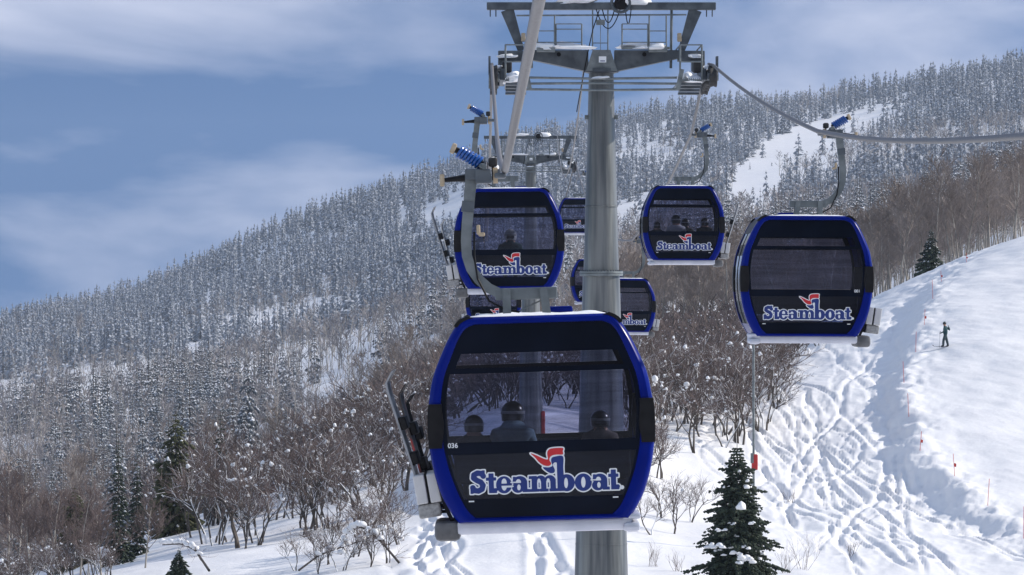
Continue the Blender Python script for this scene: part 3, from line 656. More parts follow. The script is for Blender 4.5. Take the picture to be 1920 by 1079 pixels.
    b(MB().tube([(-.20, -.1, -.08), (-.20, -.1, -1.02)], .016, 6).tube([(.15, -.1, -.08), (.15, -.1, -1.02)], .016, 6).tube([(-.2, -.1, -.85), (.15, -.1, -.85)], .012, 6).tube([(-.02, -.1, -.3), (-.02, -.1, -1.02)], .008, 5), 'ladder', 'galvanised')
    b(MB().box((-.02, -.15, -.38), (.2, .06, .12)), 'junction_box', 'galvanised')
    P = [(.44 + .21 * math.cos(a), -.2, .06 + .21 * math.sin(a)) for a in np.linspace(0, 2 * math.pi, 25)]
    lp = b(MB().tube(P, .035, 8, False), 'winch_ring', 'galvanised_dark', smooth=True)
    b(MB().lathe([(.0, -.03), (.15, -.03), (.15, .03), (.0, .03)], (.44, -.17, .06), 16, 'Y'), 'winch_hub', 'black_plastic', lp)
    for x0, x1, dp in ((-.12, .43, .55), (.02, .3, .38), (.55, .68, .42)):
        b(MB().tube([(x0 + (x1 - x0) * t, -.16, -.08 - dp * 4 * t * (1 - t) * .8) for t in np.linspace(0, 1, 13)], .012, 6), 'hanging_cable', 'black_plastic')
    b(MB().tube([(-1.95, -.1, -.22), (1.95, -.1, -.20)], .022, 6), 'conduit', 'galvanised')
    b(MB().blob((-.62, -.03, .09), (.52, .2, .12), 60, 3, .25), 'beam_snow', 'snow_clump', smooth=True)
    b(MB().blob((.70, -.03, .09), (.36, .18, .16), 61, 3, .25), 'beam_snow', 'snow_clump', smooth=True)
    b(MB().tube([(-.05, -.1, -.1), (-.2, -.3, -.55), (-.3, -.34, -1.0), (-.42, -.36, -1.6), (-.55, .6, -2.4)], .013, 6), 'down_cable', 'black_plastic')
def pole(root, H, r0, r1, zf=None):
    m = MB(); zt = H - 1.5
    rad = lambda z: r0 + (r1 - r0) * (z / zt)
    zf = zf if zf is not None else zt * .62
    m.lathe([(rad(0) * 1.04, -1.2), (rad(0) * 1.04, .05)] + [(rad(z), z) for z in np.linspace(.06, zf, 8)], n=48).build('lower_pole', 'pole_steel', root, True)
    m2 = MB(); m2.lathe([(rad(z) * .965, z) for z in np.linspace(zf + .01, zt + .1, 10)], n=48).build('upper_pole', 'pole_steel', root, True)
    fl = MB().lathe([(rad(zf) * .98, zf - .06), (rad(zf) + .075, zf - .05), (rad(zf) + .075, zf - .005), (rad(zf) + .06, zf + .0), (rad(zf) + .075, zf + .006), (rad(zf) + .075, zf + .05), (rad(zf) * .96, zf + .06)], n=48).build('flange', 'galvanised', root, True)
    bt = MB().lathe([(.0, 0), (.018, 0), (.018, .03), (.0, .03)], n=6).mesh('flange_bolt', 'galvanised_dark')
    for k in range(40):
        a = 2 * math.pi * k / 40; o = bpy.data.objects.new('flange_bolt', bt); COL.objects.link(o); o.parent = fl; o.location = ((rad(zf) + .045) * math.cos(a), (rad(zf) + .045) * math.sin(a), zf + .05)
    MB().box((.01, -rad(zf * .8) - .002, zf * .5), (.012, .012, zf * .9), (-math.atan((rad(0) - rad(zf)) / zf), 0, 0)).build('weld_seam', 'galvanised', root)
    for zz in (zt * .80, zt * .30): MB().lathe([(rad(zz) * .97, zz - .02), (rad(zz) + .006, zz - .012), (rad(zz) + .006, zz + .012), (rad(zz) * .97, zz + .02)], n=40).build('weld_ring', 'pole_steel', root, True)
    MB().lathe([(rad(zt) * .965, zt - .05), (.40, zt - .02), (.40, zt + .06), (.3, zt + .07)], n=32).build('head_flange', 'galvanised_dark', root, True)
    for sg in (-1, 1): MB().box((sg * (rad(zt * .9) * .965 + .02), 0, zt - 1.05), (.07, .12, .10)).build('pole_lug', 'galvanised', root)
T1X, T1Y, T1Z = 2.05, 98.0, 6.46
T2X, T2Y, T2Z = 1.05, 240.0, 8.45
g1 = float(ground_z(T1X, T1Y)) - .1; g2 = float(ground_z(T2X, T2Y)) - .1
t1 = empty('lift_tower', (T1X, T1Y, g1), 'tall galvanised steel lift tower with flanged pole standing behind the nearest cabin', 'tower', 'lift towers')
t1.rotation_euler = (0, 0, math.radians(.4))
tower_head(t1, T1Z - g1); pole(t1, T1Z - g1, .72, .295, T1Z - g1 - (513 - 12) / 81.6)
t2 = empty('lift_tower', (T2X, T2Y, g2), 'distant second lift tower seen above the upper cabin, snow on its beam', 'tower', 'lift towers')
for ch in [c for c in t1.children if 'pole' not in c.name and 'flange' not in c.name and 'weld' not in c.name]:
    c = copy_tree(ch, t2); c.location = (0, 0, T2Z - g2)
pole(t2, T2Z - g2, .72, .295)
for sg in (-1, 1):
    MB().bevbox((sg * .70, -.15, .7), (.22, .5, 1.7), .05).build('crash_pad', 'red_pad', t2)
P = []
a, b_ = Vector((T1X - .35, T1Y + .3, T1Z - 1.0)), Vector((T2X + 1.5, T2Y, T2Z + .1))
for t in np.linspace(0, 1, 24): p = a.lerp(b_, t); P.append((p.x, p.y, p.z - 2.6 * 4 * t * (1 - t)))
tag(MB().tube(P, .022, 6).build('signal_cable', 'rope_steel', smooth=True), 'thin dark signal cable slung between the two lift towers', 'cable')
# ------------------------------------------------------------------ trees: numpy generators returning {part: (V, F)} of triangles
def cat_parts(ch):
    V = []; Fc = []; o = 0
    for v, f in ch:
        V.append(v); Fc.append(f + o); o += len(v)
    return np.concatenate(V), np.concatenate(Fc)
def limb(P, R, n=3):
    P = np.asarray(P, float); m = len(P); V = []
    if n == 2:                        # hair-thin far twig: a narrow strip
        t = P[-1] - P[0]; a = np.cross(t, np.array((t[1] + .3, -t[2] + .2, t[0] + .1))); a /= np.linalg.norm(a) + 1e-9
        V = np.concatenate([np.stack([P[i] - a * R[i] * 1.3, P[i] + a * R[i] * 1.3]) for i in range(m)])
        return V, np.array([q for i in range(m - 1) for q in ((2 * i, 2 * i + 1, 2 * i + 3), (2 * i, 2 * i + 3, 2 * i + 2))])
    for i in range(m):
        t = P[min(i + 1, m - 1)] - P[max(i - 1, 0)]; t = t / (np.linalg.norm(t) + 1e-9)
        a = np.cross(t, (0, 0, 1) if abs(t[2]) < .9 else (1, 0, 0)); a /= np.linalg.norm(a); b = np.cross(a, t)
        for k in range(n):
            g = 2 * np.pi * k / n; V.append(P[i] + R[i] * (a * np.cos(g) + b * np.sin(g)))
    Fq = []
    for i in range(m - 1):
        for k in range(n):
            q = (i * n + k, i * n + (k + 1) % n, (i + 1) * n + (k + 1) % n, (i + 1) * n + k); Fq += [(q[0], q[1], q[2]), (q[0], q[2], q[3])]
    return np.array(V), np.array(Fq)
OCT_F = np.array([(0, 2, 4), (2, 1, 4), (1, 3, 4), (3, 0, 4), (2, 0, 5), (1, 2, 5), (3, 1, 5), (0, 3, 5)])
_ico = bmesh.new(); bmesh.ops.create_icosphere(_ico, subdivisions=2, radius=1.0); _ico.verts.index_update()
ICO_V = np.array([v.co[:] for v in _ico.verts]); ICO_F = np.array([[v.index for v in f.verts] for f in _ico.faces]); _ico.free()
_ico = bmesh.new(); bmesh.ops.create_icosphere(_ico, subdivisions=1, radius=1.0); _ico.verts.index_update()
ICO1_V = np.array([v.co[:] for v in _ico.verts]); ICO1_F = np.array([[v.index for v in f.verts] for f in _ico.faces]); _ico.free()
def lump(c, r, g, hi=False):
    v = (ICO_V if hi else ICO1_V) * (1 + .22 * np.sin((ICO_V if hi else ICO1_V) @ g.uniform(-4, 4, (3, 1)) + g.uniform(0, 6)))
    v = v.copy(); v[:, 2] = np.maximum(v[:, 2], -.45)
    return v * np.asarray(r) + np.asarray(c), (ICO_F if hi else ICO1_F)

def spruce(seed, H=1.0, R=.12, whorls=16, nb=6, snow=.7, lean=.0, lod=0, z0=.06, droop=.45, pw=.85):
    """lod 0: full, 1: middle, 2: far. unit height H"""
    g = np.random.default_rng(seed); N = []; S = []
    for w in range(whorls):
        t = (w + g.uniform(-.25, .25)) / whorls; t = min(max(t, 0), 1); z = H * (z0 + (1 - z0) * t)
        rr = R * (1 - t) ** pw * g.uniform(.78, 1.12) + .010 * H
        ph = g.uniform(0, 6.28)
        for b in range(nb):
            a = ph + 2 * np.pi * b / nb + g.uniform(-.35, .35); L = rr * g.uniform(.65, 1.18); dr = L * droop * g.uniform(.5, 1.3)
            d = np.array((np.cos(a), np.sin(a), 0)); s = np.array((-np.sin(a), np.cos(a), 0)); wd = L * g.uniform(.30, .48) + .006 * H
            zb = z + g.uniform(-.3, .3) * H / whorls; th = H / whorls * g.uniform(.55, .95)
            base = np.array((0, 0, zb + th * .4)); mid = d * L * .6 + (0, 0, zb - dr * .25); tip = d * L + (0, 0, zb - dr)
            if lod == 2:
                N.append((np.array([base, mid + s * wd, tip, mid - s * wd - (0, 0, th * .5)]), np.array([(0, 1, 2), (0, 2, 3)])))
            else:
                N.append((np.array([base, mid + s * wd - (0, 0, th * .45), tip, mid - s * wd - (0, 0, th * .45), mid + (0, 0, th * .2), mid * .8 - (0, 0, th * .8)]), np.array([(0, 1, 4), (1, 2, 4), (2, 3, 4), (3, 0, 4), (0, 5, 1), (1, 5, 2), (2, 5, 3), (3, 5, 0)])))
            if g.random() < snow:
                o = np.array((0, 0, th * .16)); f = g.uniform(.55, .95); c = d * L * g.uniform(.45, .75) + (0, 0, zb - dr * .3 + th * .25)
                if lod == 2:
                    S.append((np.array([c - d * L * .42 * f + (0, 0, th * .3), c + s * wd * f, c + d * L * .42 * f - (0, 0, dr * .4), c - s * wd * f]), np.array([(0, 1, 2), (0, 2, 3)])))
                else:
                    S.append((np.array([c - d * L * .42 * f + (0, 0, th * .15), c + d * L * .42 * f - (0, 0, dr * .45), c + s * wd * f * .9 - (0, 0, th * .1), c - s * wd * f * .9 - (0, 0, th * .1), c + (0, 0, th * .34), c - (0, 0, th * .16)]), OCT_F))
    out = {'trunk': limb([(0, 0, -.03 * H), (0, 0, H * .99)], [.012 * H, .002 * H], 4 if lod == 0 else 3), 'crown': cat_parts(N)}
    if S: out['crown_snow'] = cat_parts(S)
    return out
def spruce2(seed, R=.13, W=24, nb=7, tufts=3, snow=.75, pw=.85, z0=.05, tw=1.0, lite=False):
    """unit spruce whose boughs are sprays of needle tufts, with snow pads lying along them"""
    g = np.random.default_rng(seed); N = []; S = []
    TF = np.array([(0, 1, 4), (1, 2, 4), (2, 3, 4), (3, 0, 4), (0, 5, 1), (1, 5, 2), (2, 5, 3), (3, 5, 0)])
    if lite: TF = np.array([(0, 1, 2), (0, 2, 3), (0, 5, 2), (0, 2, 4)])
    for w in range(W):
        t = (w + g.uniform(-.3, .3)) / W; t = min(max(t, 0), .985); z = z0 + (.985 - z0) * t; rr = R * (1 - t) ** pw * g.uniform(.7, 1.15) + .008; ph = g.uniform(0, 6.28); n = max(3, int(nb * (1 - .5 * t)))
        for b in range(n):
            a = ph + 2 * np.pi * b / n + g.uniform(-.4, .4); L = rr * g.uniform(.55, 1.2); d = np.array((np.cos(a), np.sin(a), 0)); s = np.array((-np.sin(a), np.cos(a), 0)); dr = g.uniform(.25, .6)
            for j in range(tufts):
                q = (j + g.uniform(.1, .7)) / tufts; p = d * L * q * .8 + np.array((0, 0, z - dr * L * q * q)); ln = max(.012, L * g.uniform(.4, .62)); dd = d * g.uniform(.6, 1) + s * g.uniform(-.8, .8) + np.array((0, 0, g.uniform(-.65, .05))); dd /= np.linalg.norm(dd)
                nn = np.cross(dd, (0, 0, 1)); nn /= np.linalg.norm(nn) + 1e-9; w_ = ln * g.uniform(.20, .34) * tw
                N.append((np.array([p, p + dd * ln * .5 + nn * w_, p + dd * ln, p + dd * ln * .5 - nn * w_, p + dd * ln * .45 + np.array((0, 0, w_ * .7)), p + dd * ln * .5 - np.array((0, 0, w_ * 1.2))]), TF))
                if g.random() < snow:
                    c = p + dd * ln * g.uniform(.35, .6) + np.array((0, 0, w_ * .55)); f = g.uniform(.5, .95)
                    S.append((np.array([c - dd * ln * .42 * f, c + dd * ln * .42 * f, c + nn * w_ * f, c - nn * w_ * f, c + np.array((0, 0, w_ * .75 * f)), c - np.array((0, 0, w_ * .25))]), OCT_F[:4] if lite else OCT_F))
    out = {'trunk': limb([(0, 0, -.03), (0, 0, .5), (0, 0, .99)], [.010, .006, .002], 5), 'crown': cat_parts(N)}
    if S: out['crown_snow'] = cat_parts(S)
    return out
def branchy(g, P0, d0, L, r, depth, out, spread=.6, kids=(3, 5), up=.25, n=3, seg=3, tips=None, crook=.16, rmin=0.0, tlo=.5):
    d = np.asarray(d0, float) / np.linalg.norm(d0); P = [np.asarray(P0, float)]
    for i in range(seg):
        d = d + g.normal(0, crook, 3) + np.array((0, 0, up * .3)); d /= np.linalg.norm(d); P.append(P[-1] + d * L / seg)
    R = np.linspace(r, r * .45, seg + 1); out.append((depth, *limb(P, R, n)))
    if depth <= 0:
        if tips is not None: tips.append(P[-1])
        return
    if tips is not None and depth == 1: tips.append(P[-1])
    for k in range(int(g.integers(kids[0], kids[1] + 1))):
        t = g.uniform(tlo if depth >= 3 else .3, 1.0); i = min(int(t * seg), seg - 1); p = P[i] + (P[i + 1] - P[i]) * (t * seg - i)
        a = np.cross(d, g.normal(0, 1, 3)); a /= np.linalg.norm(a) + 1e-9; nd = d * g.uniform(.45, .9) + a * spread * g.uniform(.6, 1.3) + np.array((0, 0, up))
        branchy(g, p, nd, L * g.uniform(.42, .68), max(rmin, r * g.uniform(.38, .55)), depth - 1, out, spread, kids, up, 2 if n == 2 else 3, max(1 if depth == 1 else 2, seg - 1), tips, crook, rmin)
def aspen(seed, lod=0, tk=1.0):
    """bare aspen of unit height: pale stem, fine upright twigs in the upper two thirds"""
    g = np.random.default_rng(seed); out = []; P = [np.array((0, 0, -.02))]; d = np.array((g.normal(0, .05), g.normal(0, .05), 1.0)); seg = 5 if lod < 2 else 3
    for i in range(seg): d = d + g.normal(0, .06, 3); d[2] = 1; P.append(P[-1] + d / seg * .96)
    trunk = limb(P, np.linspace(.0085, .002, seg + 1) * (1 if lod < 2 else 1.4) * tk, 4 if lod == 0 else 3)
    nb = {0: 24, 1: 17, 2: 10}[lod]
    for k in range(nb):
        t = g.uniform(.28, .98); i = min(int(t * seg), seg - 1); p = P[i] + (P[i + 1] - P[i]) * (t * seg - i); a = g.uniform(0, 6.28)
        L = (.26 * (1 - t) ** .7 + .07) * g.uniform(.7, 1.2); nd = np.array((np.cos(a), np.sin(a), g.uniform(.7, 1.5)))
        branchy(g, p, nd, L * (1.5 if tk > 1.3 else 1), (.0032 if lod < 2 else .0040) * tk, {0: 2, 1: 1, 2: 1}[lod], out, .55, {0: (4, 6), 1: (4, 6), 2: (2, 4)}[lod], .25, 3 if lod == 0 else 2, 2 if lod < 2 else 1, None, .14, {0: .0014, 1: .0020, 2: .0050}[lod] * tk)
    return {'trunk': trunk, 'crown': cat_parts([(v, f) for _, v, f in out])}
def oak(seed, lod=0):
    """scrub oak of unit height: several crooked stems, dense twigs, pillows of snow caught on top"""
    g = np.random.default_rng(seed); st = []; tips = []
    for k in range(int(g.integers(2, 4)) if lod < 1 else 2):
        a = g.uniform(0, 6.28); p = np.array((np.cos(a), np.sin(a), 0)) * g.uniform(.02, .10) - (0, 0, .04); d = np.array((np.cos(a) * .32, np.sin(a) * .32, 1)) + g.normal(0, .12, 3)
        branchy(g, p, d, g.uniform(.56, .72), .015, 3 if lod == 0 else 2, st, .62, (4, 6) if lod == 0 else (4, 6), .22, 4 if lod == 0 else 2, 4 if lod == 0 else 3, tips, .17, .0023 if lod == 0 else .004)
    stems = [(v, f) for q, v, f in st if q >= (2 if lod == 0 else 1)]; tw = [(v, f) for q, v, f in st if q < (2 if lod == 0 else 1)]
    S = []
    for k in range(int(g.integers(6, 12)) if lod == 0 else 3):
        c = tips[int(g.integers(len(tips)))] + g.normal(0, .01, 3); r = g.uniform(.006, .019) * (1.8 if g.random() < .12 else 1)
        S.append(lump(c, (r * g.uniform(.7, 1.2), r * g.uniform(.7, 1.2), r * g.uniform(.8, 1.4)), g, lod == 0))
        for q in range(int(g.integers(1, 4)) if lod == 0 else 0): S.append(lump(c + g.normal(0, r * .75, 3) * (1, 1, .8), r * g.uniform(.25, .75, 3), g))
    if lod == 0:
        for v, f in stems + tw[::3]:      # thin lines of snow lying on the upper side of branches
            if g.random() < .30:
                v2 = v.copy(); c = v.reshape(-1, 4 if len(v) % 4 == 0 and len(v) % 3 else 3, 3).mean(1) if False else v.mean(0); S.append((v2 + np.array((0, 0, .0045)), f))
    return {'trunk': cat_parts(stems), 'crown': cat_parts(tw), 'crown_snow': cat_parts(S)}
PM_SPRUCE = {'trunk': 'bark', 'crown': 'frost_needles', 'crown_snow': 'tree_snow'}
PM_DARK = {'trunk': 'bark', 'crown': 'needles', 'crown_snow': 'snow_clump'}
PM_ASPEN = {'trunk': 'aspen_bark', 'crown': 'twigs'}
PM_ASPENN = {'trunk': 'aspen_bark', 'crown': 'oak_twigs'}
PM_ASPENF = {'trunk': 'aspen_bark', 'crown': 'twigs_frost'}
PM_OAK = {'trunk': 'bark', 'crown': 'oak_twigs', 'crown_snow': 'snow_clump'}
def meshes_of(parts, pm, nm): return {k: mesh_np(k, v, f, [pm[k]]) for k, (v, f) in parts.items()}
def place_tree(name, meshes, loc, H, rz, wide, label, cat, group):
    r = empty(name, loc, label, cat, group); r.rotation_euler = (0, 0, rz); r.scale = (H * wide, H * wide, H)
    for k, me in meshes.items():
        o = bpy.data.objects.new(k, me); COL.objects.link(o); o.parent = r
        if k == 'crown_snow': o['kind'] = 'stuff'
    return r
def merged(name, variants, pm, items, label, cat):
    """ONE object for the uncountable rest; items = (variant, x, y, z, H, wide, rz)"""
    keys = sorted({k for v in variants for k in v}); Vs, Fs, Ms = [], [], []; o = 0
    for vi, parts in enumerate(variants):
        it = np.array([i[1:] for i in items if i[0] == vi])
        if not len(it): continue
        for k in parts:
            V, Fc = parts[k]; c, s = np.cos(it[:, 5])[:, None], np.sin(it[:, 5])[:, None]; hw_ = (it[:, 3] * it[:, 4])[:, None]
            X = (V[None, :, 0] * c - V[None, :, 1] * s) * hw_ + it[:, 0:1]; Yv = (V[None, :, 0] * s + V[None, :, 1] * c) * hw_ + it[:, 1:2]; Z = V[None, :, 2] * it[:, 3:4] + it[:, 2:3]
            n = len(it); Vs.append(np.stack([X, Yv, Z], -1).reshape(-1, 3)); Fs.append((Fc[None] + (np.arange(n) * len(V))[:, None, None]).reshape(-1, 3) + o); Ms.append(np.full(n * len(Fc), keys.index(k))); o += n * len(V)
    ob = bpy.data.objects.new(name, mesh_np(name, np.concatenate(Vs), np.concatenate(Fs), [pm[k] for k in keys], np.concatenate(Ms))); COL.objects.link(ob)
    return tag(ob, label, cat, kind='stuff')

def inpoly(px, py, poly):
    ins = np.zeros(np.shape(px), bool); n = len(poly)
    for i in range(n):
        (ax, ay), (bx, by) = poly[i], poly[(i + 1) % n]
        if ay != by: ins ^= ((ay > py) != (by > py)) & (px < (bx - ax) * (py - ay) / (by - ay) + ax)
    return ins
# clearings on the mountain (ski runs), outlined where they show
RUNS = [[(1520, 232), (1570, 212), (1640, 198), (1705, 196), (1695, 216), (1620, 240), (1575, 262), (1560, 292), (1505, 300), (1470, 330), (1462, 372), (1420, 392), (1360, 405), (1352, 388), (1385, 362), (1375, 330), (1400, 296), (1450, 262)],
        [(1150, 384), (1205, 374), (1240, 376), (1240, 398), (1150, 410)], [(780, 402), (850, 372), (880, 370), (880, 390), (800, 412)]]
PATCH = [(500, 668), (620, 648), (790, 640), (790, 745), (640, 740), (560, 710)]
def scatter(n, Y0, Y1, u0, u1):
    Yc = np.sqrt(rng.uniform(Y0 ** 2, Y1 ** 2, n)); u = rng.uniform(u0, u1, n); X = (u - 960) * Yc / F; Z = ground_z(X, Yc)
    return u, X, Yc, Z, 539.5 - Z * F / Yc
def clear_of_runs(u, py, hpx, w=0):
    hpx = np.where(rng.random(len(u)) < .05, -1e6, hpx)
    bad = np.zeros(len(u), bool)
    for R in RUNS:
        for f in (0.1, .45): bad |= inpoly(u, py - f * hpx, R)
    return ~bad

SPR, ASP, OAKS = [], [], []       # (Y, x, y, z, H, wide, rz, u, py)
# mountain and middle hill
for (n, Y0, Y1) in ((6900, 1900, 2680), (4600, 1250, 1900), (2200, 800, 1250), (1000, 520, 800)):
    u, X, Yc, Z, py = scatter(n, Y0, Y1, -120, 2040)
    Hs = np.where(Yc > 1250, rng.normal(9.6, 2.0, n), rng.normal(11.5, 2.6, n)).clip(4.5, 17)
    Hs = np.where((Yc < 1150) & (u < 760), Hs * 1.18, Hs)
    ok = clear_of_runs(u, py, Hs * F / Yc)
    pat = inpoly(u, py, PATCH) | inpoly(u, py - .5 * Hs * F / Yc, PATCH); ok &= ~(pat & (rng.random(n) < .62))
    brown = fbm(X * .012 + 40, Yc * .006, 3) + rng.normal(0, .10, n)
    Hs = Hs * (1 + .55 * fbm(X * .03 + 7, Yc * .012, 2)) * rng.lognormal(0, .16, n)
    Hs = np.where((Yc < 700) & (u > 430), np.minimum(Hs, 6.5), Hs); Hs = Hs.clip(3.5, 15.5)
    if Y0 >= 1900: thr = -.34
    elif Y0 >= 1250: thr = np.where(u < 1050, .04, .02) - .22 * sstep(1350, 1900, Yc)
    elif Y0 >= 800: thr = np.where(u < 420, .02, np.where(u < 1150, .16, .22))
    else: thr = np.where(u < 420, -.06, np.where(u < 900, .25, .40))
    isA = brown < thr
    if Y0 < 800: ok &= ~((u > 430) & (rng.random(n) < .35))
    for i in np.nonzero(ok)[0]:
        (ASP if isA[i] else SPR).append((Yc[i], X[i], Yc[i], Z[i] - .1, Hs[i] * (.82 if isA[i] else 1), rng.uniform(.95, 1.55) if Yc[i] > 1150 else rng.uniform(.8, 1.25), rng.uniform(0, 6.28), u[i], py[i]))
u, X, Yc, Z, py = scatter(150, 330, 530, -80, 470)
for i in range(150): SPR.append((Yc[i], X[i], Yc[i], Z[i] - .1, rng.uniform(6.5, 11.5), rng.uniform(.9, 1.3), rng.uniform(0, 6.28), u[i], py[i]))
# bare aspens right of the lift behind the crest, and in the hollow
for (n, Y0, Y1, u0, u1) in ((470, 395, 530, 1180, 2040), (400, 530, 760, 1130, 2040), (320, 400, 560, 380, 1180), (95, 330, 560, -80, 430), (20, 255, 330, -60, 170)):
    u, X, Yc, Z, py = scatter(n, Y0, Y1, u0, u1); Hs = rng.normal(8.6 if u0 > 1000 else 5.8, 1.5, n).clip(3.5, 12)
    for i in range(n): ASP.append((Yc[i], X[i], Yc[i], Z[i] - .1, Hs[i], rng.uniform(.85, 1.25), rng.uniform(0, 6.28), u[i], py[i]))
for (u_, Y_, H_) in ((150, 222, 4.6), (192, 214, 3.6), (95, 240, 5.0), (272, 218, 3.4), (30, 236, 5.6), (168, 228, 3.0), (60, 222, 4.2), (110, 250, 4.6), (1690, 392, 9.5), (1702, 396, 10.5), (1755, 398, 10), (1852, 402, 9.8), (1618, 392, 8.5), (1640, 396, 9.0), (1560, 388, 7.5), (1580, 392, 8.2), (1900, 404, 9), (1725, 398, 9.2)):
    X_ = (u_ - 960) * Y_ / F; ASP.append((Y_ - 1000 if Y_ < 300 else Y_, X_, Y_, float(ground_z(X_, Y_)) - .1, H_, 1.1, u_ * .1, u_, 0))
# scrub oak thickets by where their feet stand
OAK_L = [(270, 990), (330, 1005), (430, 1030), (520, 1030), (620, 1000), (720, 985), (785, 905), (820, 800), (830, 690), (600, 690), (440, 850), (280, 930)]
OAK_R = [(1170, 640), (1300, 610), (1500, 612), (1560, 632), (1520, 660), (1470, 700), (1470, 770), (1430, 815), (1330, 860), (1290, 900), (1230, 940), (1180, 960), (1150, 800)]
OAK_M = [(790, 800), (900, 775), (1180, 765), (1180, 650), (800, 660)]
for poly, n, u0, u1 in ((OAK_L, 2500, 270, 830), (OAK_R, 1500, 1150, 1560), (OAK_M, 900, 800, 1180)):
    u, X, Yc, Z, py = scatter(n, 215, 440, u0, u1); ok = inpoly(u, py, poly)
    dens = fbm(X * .25 + 3, Yc * .12, 2)
    thin = (py > 900) & (rng.random(n) < .15); ok &= ~thin & (dens > -.45)
    if poly is OAK_R: ok &= ~((u < 1300) & (py > 800) & (rng.random(n) < .75))
    ok &= np.hypot(X - T2X, Yc - T2Y) > 2.2
    Hs = rng.normal(4.1, .7, n).clip(2.2, 5.8) * np.where(py < 760, .85, 1)
    for i in np.nonzero(ok)[0][:480]: OAKS.append((Yc[i], X[i], Yc[i], Z[i] - .05, Hs[i], rng.uniform(.9, 1.35), rng.uniform(0, 6.28), u[i], py[i]))
for (u_, Y_, H_) in ((1225, 214, 2.6), (1262, 216, 2.9), (1290, 222, 2.2), (1240, 222, 2.4), (700, 206, 2.4), (640, 203, 1.9), (735, 212, 2.8), (590, 210, 2.0), (680, 214, 3.0), (1235, 238, 3.0), (1250, 246, 3.2), (560, 206, 2.0), (620, 207, 2.5), (660, 209, 2.7), (720, 205, 2.4), (755, 214, 2.7), (600, 203, 1.8), (690, 203, 2.0)) + tuple((float(a), float(b), float(c)) for a, b, c in zip(rng.uniform(-20, 215, 30), rng.uniform(212, 246, 30), rng.uniform(1.3, 2.5, 30))):
    X_ = (u_ - 960) * Y_ / F; OAKS.append((Y_ - 100, X_, Y_, float(ground_z(X_, Y_)) - .05, H_, 1.15, u_ * .3, u_, 0))

VS_ = [spruce2(20 + k, R, 25, 8, 3, .9, pw=.68, tw=1.5) for k, R in enumerate((.11, .13, .15, .12))]
VS_F = [spruce(40 + k, 1, R, 8, 3, .85, lod=2, pw=.75, droop=.7) for k, R in enumerate((.13, .16, .19, .15, .145, .17))]
VS_M = [spruce2(50 + k, R, 14, 6, 2, .85, pw=.68, tw=2.0, lite=True) for k, R in enumerate((.12, .14, .16, .13))]
VA_N = [aspen(64 + k, 0, 1.7) for k in range(3)]; VA_ = [aspen(60 + k, 0, 1.15) for k in range(4)]; VA_M = [aspen(70 + k, 1) for k in range(4)]; VA_F = [aspen(80 + k, 2) for k in range(4)]
VO_ = [oak(90 + k) for k in range(6)]; VO_F = [oak(100 + k, 1) for k in range(4)]
def seen(t): return -40 < t[7] < 1960
SPR.sort(); ASP.sort(); OAKS.sort()
ms = [meshes_of(v, PM_SPRUCE, 'spruce') for v in VS_]; ma = [meshes_of(v, PM_ASPEN, 'aspen') for v in VA_]; mo = [meshes_of(v, PM_OAK, 'oak') for v in VO_]
maf = [{'trunk': m['trunk'], 'crown': mesh_np('crown', *VA_[k]['crown'], ['twigs_frost'])} for k, m in enumerate(ma)]
man = [meshes_of(v, PM_ASPENN, 'aspen') for v in VA_N]
def split(lst, n):
    a = []; b = []
    for t in lst: (a if len(a) < n and seen(t) else b).append(t)
    return a, b
near_s, far_s = split(SPR, 290); near_a, far_a = split(ASP, 300); near_o, far_o = split(OAKS, 300)
for i, t in enumerate(near_s):
    lf = t[7] < 1000
    place_tree('frosted_spruce', ms[i % 4], (t[1], t[2], t[3]), t[4], t[6], t[5], 'narrow snow-crusted spruce in the frosted stand on the %s hillside' % ('left middle' if lf else 'right'), 'tree', 'frosted spruces on the %s hillside' % ('left' if lf else 'right'))
for i, t in enumerate(near_a):
    if t[7] > 1150: lab, gr = 'bare brown aspen in the tall thicket behind the ski run crest', 'bare aspens behind the ski run crest'
    elif t[2] < 262 and t[7] < 300: lab, gr = 'leafless pale-stemmed aspen in the bottom left corner', 'bare aspens in the bottom left corner'
    elif t[7] > 430: lab, gr = 'slender leafless aspen rising behind the snow-dotted oak scrub', 'bare aspens behind the oak scrub'
    else: lab, gr = 'leafless aspen in the hollow below the left frosted spruces', 'bare aspens in the left hollow'
    if t[2] < 262 and t[7] < 300:
        place_tree('bare_aspen', man[i % 3], (t[1], t[2], t[3]), t[4], t[6], t[5], lab, 'tree', gr); continue
    place_tree('bare_aspen', (ma if t[2] < 420 or t[7] > 1100 else maf)[i % 4], (t[1], t[2], t[3]), t[4], t[6], t[5], lab, 'tree', gr)
for i, t in enumerate(near_o):
    sd_ = 'left of' if t[7] < 1000 else 'right of'; row = 'in the front row,' if t[2] < 250 else ('in the middle rows,' if t[2] < 290 else 'in the back rows,')
    place_tree('scrub_oak', mo[i % 6], (t[1], t[2], t[3]), t[4], t[6], t[5], 'leafless scrub oak dotted with snow clumps %s %s the nearest cabin' % (row, sd_), 'shrub', 'snow-dotted scrub oaks %s %s the nearest cabin' % (row, sd_))
item = lambda L, nv=4: [(int(rng.integers(nv)), t[1], t[2], t[3], t[4], t[5], t[6]) for t in L]
f0 = [t for t in far_s if t[2] < 1150]; f1 = [t for t in far_s if t[2] >= 1150]
if f0: merged('spruce_forest', VS_M, PM_SPRUCE, item(f0), 'snow-crusted spruces filling the middle hillside behind the nearest frosted stand', 'forest')
merged('spruce_forest', VS_F, {'trunk': 'bark', 'crown': 'hazed_needles', 'crown_snow': 'hazed_snow'}, item(f1, 6), 'frosted spruce forest covering the mountain up to the ridge', 'forest')
am = [t for t in far_a if t[2] < 800]; af = [t for t in far_a if t[2] >= 800]
